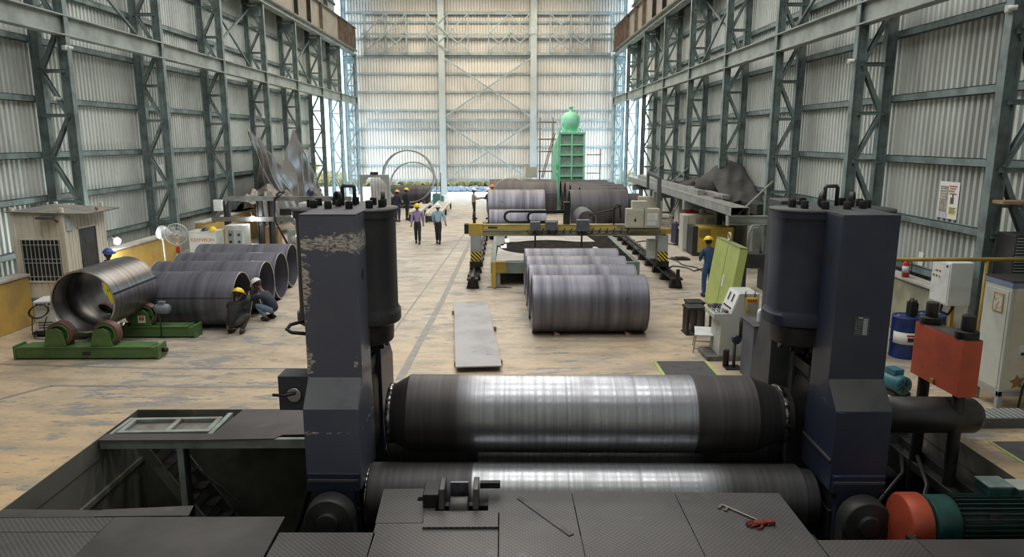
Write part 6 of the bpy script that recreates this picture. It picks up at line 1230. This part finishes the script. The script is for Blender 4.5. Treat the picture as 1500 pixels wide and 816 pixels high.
def cloth(n, c, r=.85): return mat(n, c, tuple(x * .75 for x in c), 8, r, bump=.15)
C_lil, C_sky, C_trd, C_blk, C_den, C_cov, C_kha, C_nav = cloth('lilac_shirt', (.34, .26, .47)), cloth('sky_blue_shirt', (.36, .55, .74)), cloth('charcoal_trousers', (.03, .032, .042)), cloth('black_work_shirt', (.025, .027, .03)), cloth('washed_denim', (.16, .24, .34)), cloth('blue_coverall', (.035, .10, .22)), cloth('khaki_shirt', (.36, .33, .25)), cloth('navy_work_clothes', (.03, .037, .06))
C_shoe = mat('black_shoe_leather', (.015, .014, .014), rough=.5); C_greytr = cloth('grey_trousers', (.25, .25, .25))
person('person in a lilac shirt and yellow helmet walking down the hall', (-3.83, 30.9, 0), .05, standing(1.74, .13, .06, wide=.085), C_lil, C_trd, C_shoe, M_helmY)
person('person in a sky blue shirt and white helmet walking beside the lilac one', (-2.93, 30.9, 0), -.05, standing(1.73, .07, -.07, wide=.07, armL=((.27, .06, 1.13), (.33, -.05, .92)), armR=((-.24, .10, 1.13), (-.2, .12, .95))), C_sky, C_trd, C_shoe, M_helmW)
person('person in dark clothes and yellow helmet, back turned, nearer the far ramp', (-5.95, 39.3, 0), PI - .3, standing(1.74, .03), C_nav, C_nav, C_shoe, M_helmY)
person('person in dark clothes and yellow helmet, taller of the far left pair', (-5.58, 40.3, 0), PI - .9, standing(1.78, .06), C_blk, C_blk, C_shoe, M_helmY)
person('person in khaki shirt and white helmet standing near the far pipes', (-1.78, 40.4, 0), PI / 2 + .2, standing(1.76, .04, armL=((.22, -.1, 1.16), (.12, -.33, 1.18)), armR=((-.22, -.1, 1.16), (-.1, -.33, 1.18))), C_kha, C_blk, C_shoe, M_helmW)
person('person in black top and grey trousers holding a white sheet', (-.95, 40.6, 0), -PI / 2 + .4, standing(1.76, .05, armL=((.22, -.1, 1.16), (.12, -.33, 1.2)), armR=((-.22, -.1, 1.16), (-.1, -.33, 1.2))), C_blk, C_greytr, C_shoe, M_helmW)
b = MB(); b.box(-1.48, -1.26, 40.3, 40.55, 1.26, 1.29); tag(b.build('paper_sheet', M_paper), 'white paper sheet held between two far workers', 'paper')
person('person in pale blue shirt and orange helmet at the end of the far pipe', (-.78, 43.2, 0), .2, standing(1.8, .02), cloth('pale_blue_shirt', (.5, .6, .72)), C_greytr, C_shoe, M_helmO)
person('person in blue coveralls and yellow helmet, back turned by the lime box', (5.86, 20.1, 0), PI + .25, standing(1.74, .04, armL=((.20, -.10, 1.14), (.10, -.3, 1.05)), armR=((-.21, -.02, 1.12), (-.18, -.2, .98)), lean=.05), C_cov, C_cov, C_shoe, M_helmY)
person('person in a blue helmet and dark clothes behind the rotator pipe', (-10.42, 18.5, 0), PI / 2 - .4, standing(1.66, .05, armL=((.25, .02, 1.12), (.3, -.12, .92))), cloth('dark_maroon_shirt', (.035, .03, .035)), cloth('dusty_beige_trousers', (.36, .29, .25)), C_shoe, M_helmB)
b = MB(); b.prism([(-.1, .0), (.02, -.03), (.1, .1), (.06, .38), (-.02, .55), (-.12, .52), (-.15, .38)], -.03, .03, 'Y'); cr = tag(MB().box(-10.2, -9.75, 17.6, 17.95, 0, .42).build('carton', mat('dusty_carton', (.40, .30, .25), (.32, .24, .2), 4, .9), bevel=.01), 'dusty pinkish carton on the floor seen through the rotator pipe', 'carton')
yb = tag(b.build('yellow_tool_case', mat('bright_yellow_plastic', (.85, .78, .02), rough=.4), loc=(-9.95, 17.75, .42), rot=(0, math.radians(-14), 0), bevel=.012), 'bright yellow plastic tool seen through the rotator pipe', 'tool')
text('tool_print', '10', .13, M_ink, yb, (-.03, -.033, .33), ext=.001)
def squat(h=1.0, look=(0, -1, 0), armL=None, armR=None, lean=.25):
    J = dict(pelvis=V(0, .16, .27), waist=V(0, .10, .44), chest=V(0, -.02 - lean * .3, .62), neck=V(0, -.06 - lean * .5, .78), head=V(0, -.10 - lean * .7, .91), shL=V(.18, -.03 - lean * .4, .69), shR=V(-.18, -.03 - lean * .4, .69), look=look)
    J['elL'] = V(.25, -.2 - lean, .50); J['wrL'] = V(.14, -.42 - lean * .6, .46); J['elR'] = V(-.25, -.2 - lean, .50); J['wrR'] = V(-.14, -.42 - lean * .6, .46)
    if armL: J['elL'], J['wrL'] = [V(*q) for q in armL]
    if armR: J['elR'], J['wrR'] = [V(*q) for q in armR]
    for s, g in (('L', 1), ('R', -1)): J['hip' + s] = V(.10 * g, .12, .27); J['kn' + s] = V(.19 * g, -.25, .42); J['an' + s] = V(.15 * g, .02, .085); J['toe' + s] = V(.17 * g, -.11, .04)
    return J
person('person in dark clothes and yellow helmet squatting at the pipe end', (-6.35, 16.25, 0), PI - .25, squat(armL=((.26, -.15, .58), (.12, -.38, .55)), armR=((-.34, -.05, .80), (-.2, -.3, .88)), lean=.12), C_blk, cloth('dark_olive_trousers', (.06, .058, .05)), C_shoe, M_helmY)
person('person in navy shirt, jeans and white helmet squatting beside the pipes', (-5.98, 17.55, 0), -PI / 2 - .25, squat(lean=.3, look=(0, -.8, -.6)), C_nav, C_den, C_shoe, M_helmW)

# ================================================================== LIGHT, CAMERA
w = bpy.data.worlds.new('World'); bpy.context.scene.world = w; w.use_nodes = True; bg = w.node_tree.nodes['Background']; bg.inputs[0].default_value = (.62, .82, 1, 1); bg.inputs[1].default_value = WORLD
def area(name, loc, rot, sx, sy, e, col=(1, .95, .88)):
    l = bpy.data.lights.new(name, 'AREA'); l.shape = 'RECTANGLE'; l.size = sx; l.size_y = sy; l.energy = e; l.color = col; o = bpy.data.objects.new(name, l); C.objects.link(o); o.location = loc; o.rotation_euler = rot; return o
for k, (y, e) in enumerate(ROOF_FILL): area('roof_fill_light', (-1.6, y, 16.0), (0, 0, 0), 16, 1.6, e, (1, .98, .94) if y < 40 else (1, .87, .68))  # added area lights below the closed roof, standing in for daylight from above
cam = bpy.data.cameras.new('Camera'); co = bpy.data.objects.new('Camera', cam); C.objects.link(co); cam.sensor_width = 36; cam.lens = 1040 / 1500 * 36; co.location = (0, 0, 4.5); co.rotation_euler = (math.radians(90 - 11.1), 0, math.radians(-.55)); cam.clip_start = .05; cam.clip_end = 500
sc = bpy.context.scene; sc.camera = co
sc.view_settings.view_transform = 'Standard'; sc.view_settings.look = 'None'; sc.view_settings.exposure = EXPO; sc.view_settings.gamma = 1; sc.view_settings.use_curve_mapping = False
sc.cycles.use_denoising = True; sc.cycles.max_bounces = 8; sc.cycles.diffuse_bounces = 4; sc.cycles.glossy_bounces = 4; sc.cycles.sample_clamp_indirect = 8; sc.cycles.caustics_reflective = False; sc.cycles.caustics_refractive = False
